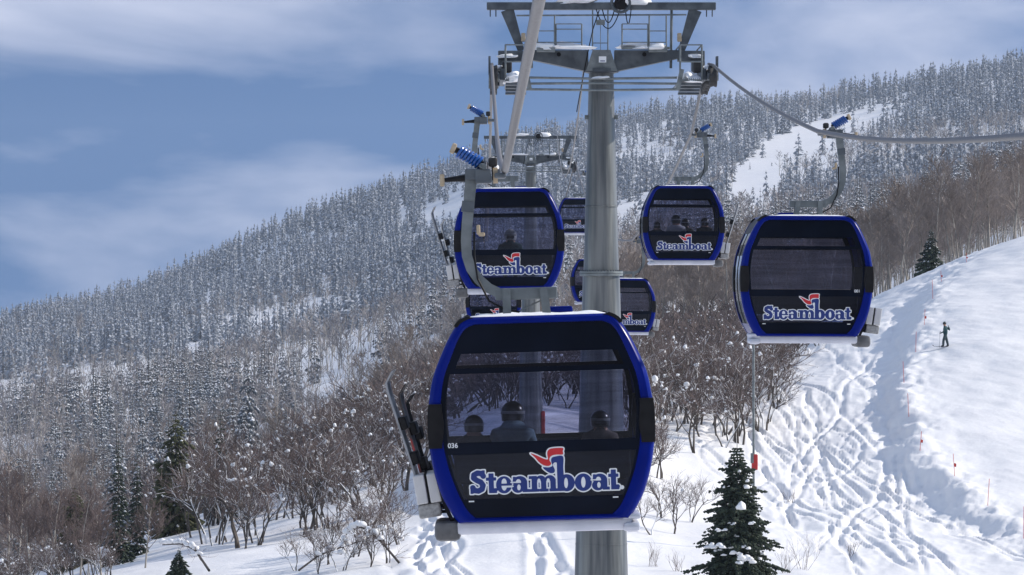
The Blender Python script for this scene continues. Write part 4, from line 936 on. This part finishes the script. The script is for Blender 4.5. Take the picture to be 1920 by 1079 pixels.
amr = [t for t in am if t[7] > 1100 or t[2] < 560]; aml = [t for t in am if not (t[7] > 1100 or t[2] < 560)]
merged('aspen_wood', VA_M, PM_ASPEN, item(amr), 'bare brown aspen wood behind the crest and scrub', 'forest')
merged('aspen_wood', VA_M, PM_ASPENF, item(aml), 'bare grey-brown aspen wood on the left middle slope', 'forest')
merged('aspen_wood', VA_F, PM_ASPENF, item(af), 'distant brownish bare aspen patches among the mountain spruces', 'forest')
if far_o: merged('oak_thicket', VO_F, PM_OAK, item(far_o), 'dense brown oak scrub beyond the nearest shrubs', 'shrubs')

# dark conifers one by one
def conifer(seed, px, py_top, Y, wpx, label, pm=PM_DARK, whorls=26, nb=9, snow=.30, pw=.9, name='dark_spruce'):
    X_ = (px - 960) * Y / F; z = float(ground_z(X_, Y))
    H = (539.5 - py_top) * Y / F - z; R = wpx / 2 * Y / F / H
    parts = spruce2(seed, R, int(whorls * 1.25), nb + 2, 4, snow * .6, pw=pw, z0=.03)
    return place_tree(name, meshes_of(parts, pm, name), (X_, Y, z - .1), H, seed, 1.0, label, 'tree', None)
PM_OLIVE = {'trunk': 'bark', 'crown': 'olive_needles', 'crown_snow': 'snow_clump'}
def big_conifer():
    """the near spruce: every branch carries sprays of needle tufts, snow pads lie on some"""
    g = np.random.default_rng(5); N = []; S = []; T = []; H = 6.9; W = 17
    T.append(limb([(0, 0, -.3), (0, 0, 3), (0, 0, H)], [.13, .08, .012], 8))
    for w in range(44):
        t = w / 44; z = .35 + (H - .45) * t ** .93; rr = 2.35 * (1 - t) ** .83 * g.uniform(.62, 1.18) + .10; nb = int(13 - 6 * t); ph = g.uniform(0, 6.28)
        for b in range(nb):
            a = ph + 2 * np.pi * b / nb + g.uniform(-.3, .3); L = rr * g.uniform(.62, 1.15); d = np.array((np.cos(a), np.sin(a), 0)); s = np.array((-np.sin(a), np.cos(a), 0))
            rise = .34 * t + .02; P = [np.array((0, 0, z)) + d * L * q + np.array((0, 0, L * (rise * q - .40 * q * q + .12 * q ** 4))) for q in np.linspace(0, 1, 6)]
            if L > .5: T.append(limb(P[:5], np.linspace(.02, .006, 5), 3))
            k = max(5, int(L * 17))
            for j in range(k):
                q = g.uniform(.18, 1.0); i = min(int(q * 5), 4); p = P[i] + (P[i + 1] - P[i]) * (q * 5 - i); sd = g.choice((-1, 1)); ln = (.14 + .26 * (1 - q) * min(L, 1.4)) * g.uniform(.7, 1.25)
                dd = d * g.uniform(.5, 1.0) + s * sd * g.uniform(.3, 1.1) * (1 - .4 * q) + np.array((0, 0, g.uniform(-.45, .12))); dd /= np.linalg.norm(dd)
                nn = np.cross(dd, (0, 0, 1)); nn /= np.linalg.norm(nn) + 1e-9; w_ = ln * g.uniform(.22, .38)
                v = np.array([p, p + dd * ln * .5 + nn * w_, p + dd * ln, p + dd * ln * .5 - nn * w_, p + dd * ln * .45 + np.array((0, 0, w_ * .8)), p + dd * ln * .5 - np.array((0, 0, w_ * 1.3))])
                N.append((v, np.array([(0, 1, 4), (1, 2, 4), (2, 3, 4), (3, 0, 4), (0, 5, 1), (1, 5, 2), (2, 5, 3), (3, 5, 0)])))
            if g.random() < .13:
                for j in range(int(g.integers(2, 5))):
                    q = g.uniform(.55, .95); i = min(int(q * 5), 4); c = P[i] + (P[i + 1] - P[i]) * (q * 5 - i) + s * g.normal(0, .07) + np.array((0, 0, .06)); r = g.uniform(.05, .13) * (1.0 if L > .6 else .6)
                    S.append(lump(c, (r * g.uniform(.7, 1.2), r * g.uniform(.7, 1.2), r * g.uniform(.5, .9)), g, True))
    S.append(lump((.12, -1.45, 4.05), (.25, .22, .24), g, True)); 
    for c, r in (((-.9, -1.75, 2.3), .26), ((.15, -2.0, 1.7), .30), ((.35, -1.95, 1.62), .24), ((-.15, -1.7, 1.95), .22), ((.5, -1.6, 2.2), .2), ((-.8, -1.5, 3.0), .17), ((.6, -1.3, 3.3), .15), ((-1.3, -1.3, 2.2), .2)):
        for q in range(6): rq = r * g.uniform(.3, .62); S.append(lump(np.array(c) + g.normal(0, 1, 3) * (r * .8, r * .5, r * .22), (rq * 1.2, rq, rq * g.uniform(.55, .9)), g, True))
    X_, Y_ = (1382 - 960) * 196 / F, 196.0
    r = place_tree('dark_spruce', {'trunk': mesh_np('trunk', *cat_parts(T), ['bark']), 'crown': mesh_np('crown', *cat_parts(N), ['needles']), 'crown_snow': mesh_np('crown_snow', *cat_parts(S), ['snow_clump'])}, (X_, Y_, (539.5 - 832) * Y_ / F - 6.9), 1, 0, 1.0, 'large dark green spruce with snow pads at the bottom right of the tower', 'tree', None)
big_conifer()
conifer(201, 222, 812, 236, 58, 'dark green spruce, left of a close dark pair at lower left')
conifer(202, 257, 832, 240, 48, 'thin dark green spruce, right of a close dark pair at lower left')
conifer(203, 330, 765, 256, 104, 'broad olive-green pine standing above the snow-dotted scrub at left', PM_OLIVE, 24, 9, .06, .6, 'olive_pine')
conifer(204, 414, 765, 262, 62, 'tall dark spruce with open tiers, right of the olive pine', snow=.4, whorls=20)
conifer(205, 335, 1022, 205, 66, 'small dark spruce poking up at the bottom edge, lower left', snow=.15)
conifer(206, 1746, 420, 383, 60, 'dark spruce among the brown aspens above the ski run', snow=.35)
conifer(207, 140, 905, 250, 90, 'shadowy brownish green pine behind the bare aspens at lower left', PM_OLIVE, 22, 8, .03, .6, 'olive_pine')
# reddish dead young firs in the scrub
mat('dead_needles', (0.10, 0.035, 0.03), .9, 0, (0.16, 0.06, 0.05), 3)
PM_DEAD = {'trunk': 'bark', 'crown': 'dead_needles', 'crown_snow': 'snow_clump'}
conifer(208, 478, 815, 290, 36, 'left one of two rusty red dead firs above the scrub', PM_DEAD, 16, 7, .10, .8, 'dead_fir')
conifer(209, 508, 800, 295, 34, 'right one of two rusty red dead firs above the scrub', PM_DEAD, 16, 7, .10, .8, 'dead_fir')
# bent snow-loaded limbs lying over the snow at the left foot of the scrub
def bent(name, pts, r, label, seed):
    g = np.random.default_rng(seed); P = [at(*p) for p in pts]; Pn = np.array([p[:] for p in P]); f = np.linspace(0, 1, 14); Q = np.stack([np.interp(f, np.linspace(0, 1, len(Pn)), Pn[:, k]) for k in range(3)], -1)
    root = empty(name, tuple(Q[-1]), label, 'branch'); L = Q - Q[-1]
    o = bpy.data.objects.new('stem', mesh_np('stem', *limb(L, np.linspace(r * .4, r, 14), 6), ['bark'])); COL.objects.link(o); o.parent = root
    S = [lump(p + np.array((0, -.02, r + .05)), (g.uniform(.16, .26), .16, g.uniform(.12, .2)), g, True) for p in L[:-3]]
    o = bpy.data.objects.new('snow_load', mesh_np('snow_load', *cat_parts(S), ['snow_clump'])); COL.objects.link(o); o.parent = root; tag(o, kind='stuff')
    tw = []
    for k in range(16):
        i = int(g.integers(0, 13)); branchy(g, L[i], g.normal(0, 1, 3) + np.array((0, 0, .5)), g.uniform(.4, .9), .014, 1, tw, .6, (2, 4), .1, 3, 3)
    o = bpy.data.objects.new('twigs', mesh_np('twigs', *cat_parts([(v, f) for _, v, f in tw]), ['oak_twigs'])); COL.objects.link(o); o.parent = root; tag(o, kind='stuff')
bent('snowy_branch', [(305, 1022, 214), (340, 1020, 212), (365, 1030, 210), (392, 1070, 207)], .07, 'bent branch under thick snow near the small spruce at bottom left', 1)
bent('snowy_branch', [(640, 1040, 204), (650, 1000, 204), (672, 985, 204), (710, 1010, 204), (752, 1060, 203)], .06, 'arched branch under thick snow left of the nearest cabin bottom', 2)
bent('snowy_branch', [(752, 1015, 206), (725, 990, 206), (690, 1010, 205), (600, 1040, 203), (560, 1070, 202)], .05, 'low snowy branch below the arched one at bottom centre left', 3)
# bare twiggy bushes poking out of the snow on the right
def bush(px, py, H, seed, label):
    Y_ = 240.0
    for _ in range(60):
        X_ = (px - 960) * Y_ / F; q = 539.5 - float(ground_z(X_, Y_)) * F / Y_
        Y_ += (q - py) * .06
    g = np.random.default_rng(seed); tw = []
    for k in range(9): branchy(g, (g.normal(0, .12), g.normal(0, .12), -.1), (g.normal(0, .35), g.normal(0, .35), 1), H * g.uniform(.5, .8), .011, 2, tw, .5, (2, 4), .3, 3, 3)
    o = bpy.data.objects.new('bare_bush', mesh_np('bare_bush', *cat_parts([(v, f) for _, v, f in tw]), ['oak_twigs'])); COL.objects.link(o); o.location = (X_, Y_, float(ground_z(X_, Y_))); tag(o, label, 'bush')
bush(1505, 1068, 2.0, 1, 'leafless twiggy bush just right of the large dark spruce')
bush(1475, 1075, 1.6, 2, 'lower bare bush touching the right foot of the large dark spruce')
bush(1480, 940, .9, 3, 'small dry twig tuft right of the spruce top in open snow')
bush(1600, 1040, .9, 4, 'small dry twig tuft low in the tracked snow')
bush(1225, 1062, 1.2, 5, 'dry twigs in the snow between the pole and the large spruce')
bush(1270, 1072, 1.1, 6, 'dry twigs at the left foot of the large spruce')
# ------------------------------------------------------------------ marker poles, hydrant mast
def on_ground(px, py, Y0=250.0):
    Y_ = Y0
    for _ in range(80):
        X_ = (px - 960) * Y_ / F; q = 539.5 - float(ground_z(X_, Y_)) * F / Y_; Y_ = min(max(Y_ + (q - py) * .05, 190), 395)
    return X_, Y_, float(ground_z(X_, Y_))
MK = [(1852, 948, 50), (1790, 893, 42, 1), (1725, 845, 36, 1), (1704, 782, 44), (1695, 718, 40), (1717, 660, 38), (1733, 610, 30, 1), (1749, 560, 35), (1765, 528, 20, 1), (1812, 492, 18, 1), (1919, 1010, 60)]
for i, q in enumerate(MK):
    px, py, hp = q[:3]; X_, Y_, z = on_ground(px, py); H = hp * Y_ / F
    r = empty('marker_pole', (X_, Y_, z), 'thin red marker pole on the snow bank, number %s from the right bottom edge' % ['two', 'three', 'four', 'five', 'six', 'seven', 'eight', 'nine', 'ten', 'eleven', 'one'][i], 'marker pole', 'red marker poles along the bank')
    r.rotation_euler = (0, math.radians(random.Random(i).uniform(-5, 5)), 0)
    MB().tube([(0, 0, -.3), (0, 0, H)], .015, 6).build('stick', 'marker_red', r)
    if len(q) > 3: MB().prism([(.01, H * .42), (.12, H * .40), (.14, H * .55), (.01, H * .58)], -.01, .01).build('flag', 'marker_red', r)
X_, Y_ = (1413 - 960) * 212 / F, 212.0; zb = float(ground_z(X_, Y_))
r = empty('snowmaking_mast', (X_, Y_, zb), 'thin grey mast with red padded foot standing behind the large dark spruce', 'mast')
H = (539.5 - 560) * Y_ / F - zb
MB().tube([(0, 0, -.3), (0, 0, H)], .062, 10).build('mast_pole', 'galvanised', r, True)
zp = (539.5 - 880) * Y_ / F - zb
MB().bevbox((.05, -.05, zp + .35), (.30, .30, .78), .05).build('foot_pad', 'red_pad', r)
MB().bevbox((-.08, -.16, zp + .55), (.16, .12, .5), .03).build('control_box', 'galvanised', r)
MB().tube([(0, 0, H - .1), (0, .35, H + .25)], .05, 8).build('nozzle_head', 'galvanised', r)

# ------------------------------------------------------------------ people
def skin_mesh(V, E, R, mats, zone, sub=1):
    me = bpy.data.meshes.new('body'); me.from_pydata(V, E, []); ob = bpy.data.objects.new('body', me); COL.objects.link(ob)
    sk = ob.modifiers.new('s', 'SKIN'); sk.use_smooth_shade = True
    for i, rr in enumerate(R):
        d = me.skin_vertices[0].data[i]; d.radius = (rr, rr) if not hasattr(rr, '__len__') else rr; d.use_root = (i == 0)
    if sub: ob.modifiers.new('u', 'SUBSURF').levels = sub; ob.modifiers['u'].render_levels = sub
    dg = bpy.context.evaluated_depsgraph_get(); out = bpy.data.meshes.new_from_object(ob.evaluated_get(dg)); bpy.data.objects.remove(ob)
    out.materials.clear()
    for m in mats: out.materials.append(MATS[m])
    for p in out.polygons: p.material_index = zone(p.center)
    return out
def hand(V, E, R, wrist, d, side):
    """palm, four fingers and a thumb growing from the wrist vertex"""
    d = Vector(d).normalized(); s = Vector(side).normalized(); c = Vector(V[wrist]); V.append(tuple(c + d * .07)); R.append(.034); E.append((wrist, len(V) - 1)); pm = len(V) - 1
    for k, (o, L) in enumerate(((-.032, .065), (-.011, .08), (.011, .076), (.032, .06))):
        b = c + d * .085 + s * o; m1 = b + d * L * .55; t = m1 + (d * .5 + d.cross(s) * .85).normalized() * L * .5
        for q, rr in ((b, .012), (m1, .011), (t, .009)): V.append(tuple(q)); R.append(rr)
        n = len(V); E += [(pm, n - 3), (n - 3, n - 2), (n - 2, n - 1)]
    b = c + d * .03 - s * .04; t = b + (d * .6 - s * .7).normalized() * .05
    V.append(tuple(b)); R.append(.014); V.append(tuple(t)); R.append(.011); n = len(V); E += [(wrist, n - 2), (n - 2, n - 1)]
def seated(jacket, pants, helmet, with_hood=False, face=True):
    """faces +Y, origin on the seat surface under the hips"""
    V = [(0, 0, .10), (0, -.02, .28), (0, 0, .46), (0, .01, .56), (0, .025, .66), (0, .035, .76)]; R = [(.19, .15), (.18, .14), (.22, .14), .095, .095, .085]; E = [(0, 1), (1, 2), (2, 3), (3, 4), (4, 5)]
    V.append((0, .125, .675)); R.append(.018); E.append((4, 6))
    for s in (-1, 1):
        n = len(V); V += [(s * .10, .10, .09), (s * .13, .44, .11), (s * .12, .46, -.32), (s * .12, .58, -.38)]; R += [.095, .075, .055, .045]; E += [(0, n), (n, n + 1), (n + 1, n + 2), (n + 2, n + 3)]
        n = len(V); V += [(s * .22, 0, .45), (s * .29, .06, .22), (s * .12, .28, .19)]; R += [.09, .068, .048]; E += [(2, n), (n, n + 1), (n + 1, n + 2)]
        hand(V, E, R, n + 2, (-s * .4, .8, -.2), (0, 0, 1))
    body = skin_mesh(V, E, R, [jacket, pants, 'skin', 'jacket_black'], lambda c: 2 if c.z > .585 else (1 if c.z < .16 and c.y > .03 or c.z < 0 else (3 if c.y > .31 else 0)))
    return body
def helmet_parts(root, z, y, mt, rot=0):
    pr = [(.0, .18)] + [(.152 * math.sin(a), .03 + .148 * math.cos(a)) for a in np.linspace(.25, 1.57, 7)] + [(.152, -.03), (.143, -.085), (.12, -.09)]
    h = MB().lathe(pr[::-1], (0, y, z), 20).build('helmet', mt, root, True)
    MB().bevbox((0, y + .12, z - .02), (.19, .07, .08), .025).build('goggles', 'goggle', root)
    MB().lathe([(.1535, .012), (.158, .014), (.158, .046), (.1535, .048)], (0, y, z), 20).build('goggle_strap', 'ski_grey', root, True)
    return h
PROTO = {}
def rider(cab, x, y, z, face, jacket, helmet, scale, label, hood=False):
    key = (jacket,)
    if key not in PROTO: PROTO[key] = seated(jacket, 'jacket_black', helmet)
    M = cab.matrix_world if False else Matrix.Translation(cab.location) @ cab.rotation_euler.to_matrix().to_4x4()
    p = M @ Vector((x, y, z)); r = empty('person', p, label, 'person', 'riders in the gondola cabins'); r.rotation_euler = (0, 0, math.radians(0 if face > 0 else 180)); r.scale = (scale,) * 3
    b = bpy.data.objects.new('body', PROTO[key]); COL.objects.link(b); b.parent = r
    helmet_parts(r, .70, .03, helmet)
    if hood: MB().blob((0, -.075, .545), (.18, .09, .09), 3, 3, .1).build('hood', jacket, r, True)
C1, C2, C4, C5 = cab_objs[0], cab_objs[1], cab_objs[3], cab_objs[4]
rider(C1, -.63, -.58, .56, 1, 'jacket_black', 'helmet_black', .60, 'rider in black jacket and black helmet, leftmost in the nearest cabin')
rider(C1, -.27, -.58, .58, 1, 'jacket_blue', 'helmet_black', .71, 'taller rider in hooded light blue jacket seen from behind in the nearest cabin', True)
rider(C1, .57, .56, .535, -1, 'jacket_brown', 'helmet_black', .60, 'rider in grey-brown jacket facing back at right in the nearest cabin')
rider(C2, .03, .56, .545, -1, 'jacket_teal', 'helmet_grey', .80, 'rider in teal jacket and pale helmet facing back in the second cabin')
rider(C5, -.82 + .17, -.58, .545, 1, 'jacket_black', 'helmet_black', .62, 'small dark helmeted rider at the left of the four-rider cabin')
rider(C5, -.17, -.58, .545, 1, 'jacket_white', 'helmet_black', .82, 'rider in white jacket and black helmet in the four-rider cabin')
rider(C5, .12, .56, .545, -1, 'jacket_black', 'helmet_black', .74, 'dark clothed rider beside the white jacket in the four-rider cabin')
rider(C5, .56, -.58, .545, 1, 'jacket_black', 'helmet_black', .74, 'dark clothed rider at the right of the four-rider cabin')

def standing():
    """skier facing -X, origin on the snow between the feet"""
    V = [(.02, 0, .92), (.02, 0, 1.12), (.0, 0, 1.36), (-.01, 0, 1.46), (-.03, 0, 1.56), (-.035, 0, 1.66)]; R = [(.19, .18), (.19, .18), (.22, .17), .08, .10, .09]; E = [(0, 1), (1, 2), (2, 3), (3, 4), (4, 5)]
    V.append((-.125, 0, 1.575)); R.append(.018); E.append((4, 6))
    for s, fx, kx in ((-1, -.14, -.12), (1, .22, .13)):
        n = len(V); V += [(.02, s * .09, .84), (kx, s * .11, .48), (fx, s * .12, .12), (fx - .02, s * .12, .05), (fx - .17, s * .12, .05)]; R += [.125, .10, .09, .075, .055]; E += [(0, n)] + [(n + i, n + i + 1) for i in range(4)]
    n = len(V); V += [(-.06, -.19, 1.36), (-.10, -.26, 1.08), (-.29, -.24, .98)]; R += [.075, .058, .045]; E += [(2, n), (n, n + 1), (n + 1, n + 2)]; hand(V, E, R, n + 2, (-.8, 0, -.3), (0, 1, 0))
    n = len(V); V += [(.12, .17, 1.36), (.36, .20, 1.16), (.27, .12, 1.38)]; R += [.075, .058, .045]; E += [(2, n), (n, n + 1), (n + 1, n + 2)]; hand(V, E, R, n + 2, (-.3, 0, 1), (0, 1, 0))
    return skin_mesh(V, E, R, ['jacket_teal', 'pants_grey', 'skin', 'jacket_black'], lambda c: 2 if (c.z > 1.50 and c.x < .1) else (3 if c.z < .16 or c.x < -.29 else (1 if c.z < .84 else 0)))
X_, Y_, z = on_ground(1772, 651, 292)
sk = empty('person', (X_, Y_, z), 'lone skier in teal jacket and grey trousers standing on the groomed run', 'person')
bo = bpy.data.objects.new('body', standing()); COL.objects.link(bo); bo.parent = sk
pr = [(.10, -.045), (.118, -.04), (.126, -.01)] + [(.128 * math.sin(a), .03 + .125 * math.cos(a)) for a in np.linspace(1.57, .2, 7)]
MB().lathe(pr, (-.03, 0, 1.62), 18).build('helmet', 'helmet_black', sk, True)
MB().bevbox((-.135, 0, 1.60), (.05, .16, .07), .02).build('goggles', 'goggle', sk)
sk.scale = (.98,) * 3
def ski_pair(root, L=1.7, m1='ski_grey', dy=.24, ax='X'):
    for s in (-1, 1):
        P = [(-L / 2 + L * t, 0, .02 + (.10 * ((.10 - t) / .10) ** 2 if t < .10 else 0)) for t in np.linspace(0, 1, 16)]
        m = MB(); vs_ = []
        for (x, y, zz) in P:
            w = .045 + .008 * abs(x / L * 2) ** 2; vs_ += [(x, s * dy / 2 - w, zz), (x, s * dy / 2 + w, zz), (x, s * dy / 2 + w, zz + .02), (x, s * dy / 2 - w, zz + .02)]
        n = len(P); m.add(vs_, [(i * 4 + k, i * 4 + (k + 1) % 4, i * 4 + 4 + (k + 1) % 4, i * 4 + 4 + k) for i in range(n - 1) for k in range(4)] + [(3, 2, 1, 0), tuple(4 * (n - 1) + k for k in range(4))])
        b = m.build('ski', m1, root)
        for x in (-.16, .18): MB().bevbox((x, s * dy / 2, .07), (.12, .075, .075), .015).build('binding', 'black_plastic', b)
so = empty('skis', (X_ - .03, Y_, z), 'pair of dark skis under the lone skier', 'skis'); ski_pair(so, 1.65, 'jacket_black')
po = empty('ski_pole', (X_ - .42, Y_ - .24, z), 'ski pole planted in front of the lone skier', 'ski pole')
MB().tube([(0, 0, -.05), (.06, 0, 1.02)], .012, 6).build('shaft', 'ski_grey', po); MB().tube([(.055, 0, .95), (.065, 0, 1.08)], .02, 6).build('handle', 'black_plastic', po); MB().lathe([(.0, .06), (.05, .06), (.05, .075), (.0, .075)], n=10).build('basket', 'black_plastic', po)
# far skiers on the upper run: a few pixels tall
for i, (px, py, lab) in enumerate(((1447, 312, 'tiny far skier on the mogulled upper run'), (1437, 357, 'tiny far skier, left of two on the lower bench of the upper run'), (1452, 355, 'tiny far skier, right of two on the lower bench of the upper run'), (1667, 209, 'tiny far skier, left of two at the top of the upper run'), (1674, 208, 'tiny far skier, right of two at the top of the upper run'))):
    Yf = 1500.0
    for _ in range(200):
        Xf = (px - 960) * Yf / F; q = 539.5 - float(ground_z(Xf, Yf)) * F / Yf; Yf = min(max(Yf + (q - py) * 4, 800), 2700)
    r = empty('person', (Xf, Yf, float(ground_z(Xf, Yf))), lab, 'person', 'far skiers on the upper run'); r.rotation_euler = (0, 0, i * 1.3)
    b = bpy.data.objects.new('body', bo.data); COL.objects.link(b); b.parent = r

# ------------------------------------------------------------------ skis in the cabin racks
def rack_skis(cab, s, x, y, tilt, fwd, m1, L, label):
    M = Matrix.Translation(cab.location) @ cab.rotation_euler.to_matrix().to_4x4()
    r = empty('skis', M @ Vector((s * x, y, .24)), label, 'skis', 'skis carried in the cabin racks')
    inner = []
    before = set(COL.objects); ski_pair(r, L, m1, .03)
    # stand the pair upright: tip up (local -X -> up), bases apart, leaning outwards
    up = Vector((s * math.sin(math.radians(tilt)), -math.sin(math.radians(fwd)), math.cos(math.radians(tilt)))).normalized()
    xa = -up; za = (Vector((-s, -.22, 0)) - xa * Vector((-s, -.22, 0)).dot(xa)).normalized(); ya = za.cross(xa)
    r.rotation_euler = Matrix((xa, ya, za)).transposed().to_euler(); r.location = r.location + up * (L / 2)
rack_skis(C1, -1, 1.10, -.55, 18, 4, 'ski_grey', 1.30, 'grey skis leaning outward in the rack of the nearest cabin')
rack_skis(C1, -1, 1.06, -.30, 16, 2, 'ski_red', 1.16, 'skis with red tips in the rack of the nearest cabin')
rack_skis(C1, -1, 1.02, -.05, 17, 3, 'jacket_black', 1.05, 'black skis innermost in the rack of the nearest cabin')
rack_skis(C2, -1, 1.10, -.5, 17, 3, 'ski_grey', 1.45, 'thin grey skis in the rack of the second cabin, outer pair')
rack_skis(C2, -1, 1.05, -.2, 14, 3, 'ski_white', 1.2, 'pale skis in the rack of the second cabin, inner pair')
rack_skis(C5, 1, 1.05, -.5, 17, 3, 'ski_white', 1.42, 'white skis sticking out of the rack of the four-rider cabin')

# ------------------------------------------------------------------ the cold air between the lens and the mountain
hz = MB().box((0, 2110, float(ZZ.min()) / 2 - .5 + 85), (3500, 4460, 170 - float(ZZ.min()) + 1)).build('haze', 'white_print'); hz.data.materials.clear()
hm = bpy.data.materials.new('haze'); hm.use_nodes = True; hm.node_tree.nodes.clear()
ho = hm.node_tree.nodes.new('ShaderNodeOutputMaterial'); hv = hm.node_tree.nodes.new('ShaderNodeVolumePrincipled')
hv.inputs['Color'].default_value = (0.66, 0.80, 1.0, 1); hv.inputs['Density'].default_value = 0.00008; hv.inputs['Anisotropy'].default_value = 0.2
hm.node_tree.links.new(hv.outputs[0], ho.inputs['Volume']); hz.data.materials.append(hm); tag(hz, 'thin cold haze in the air over the whole slope', 'haze', kind='stuff')
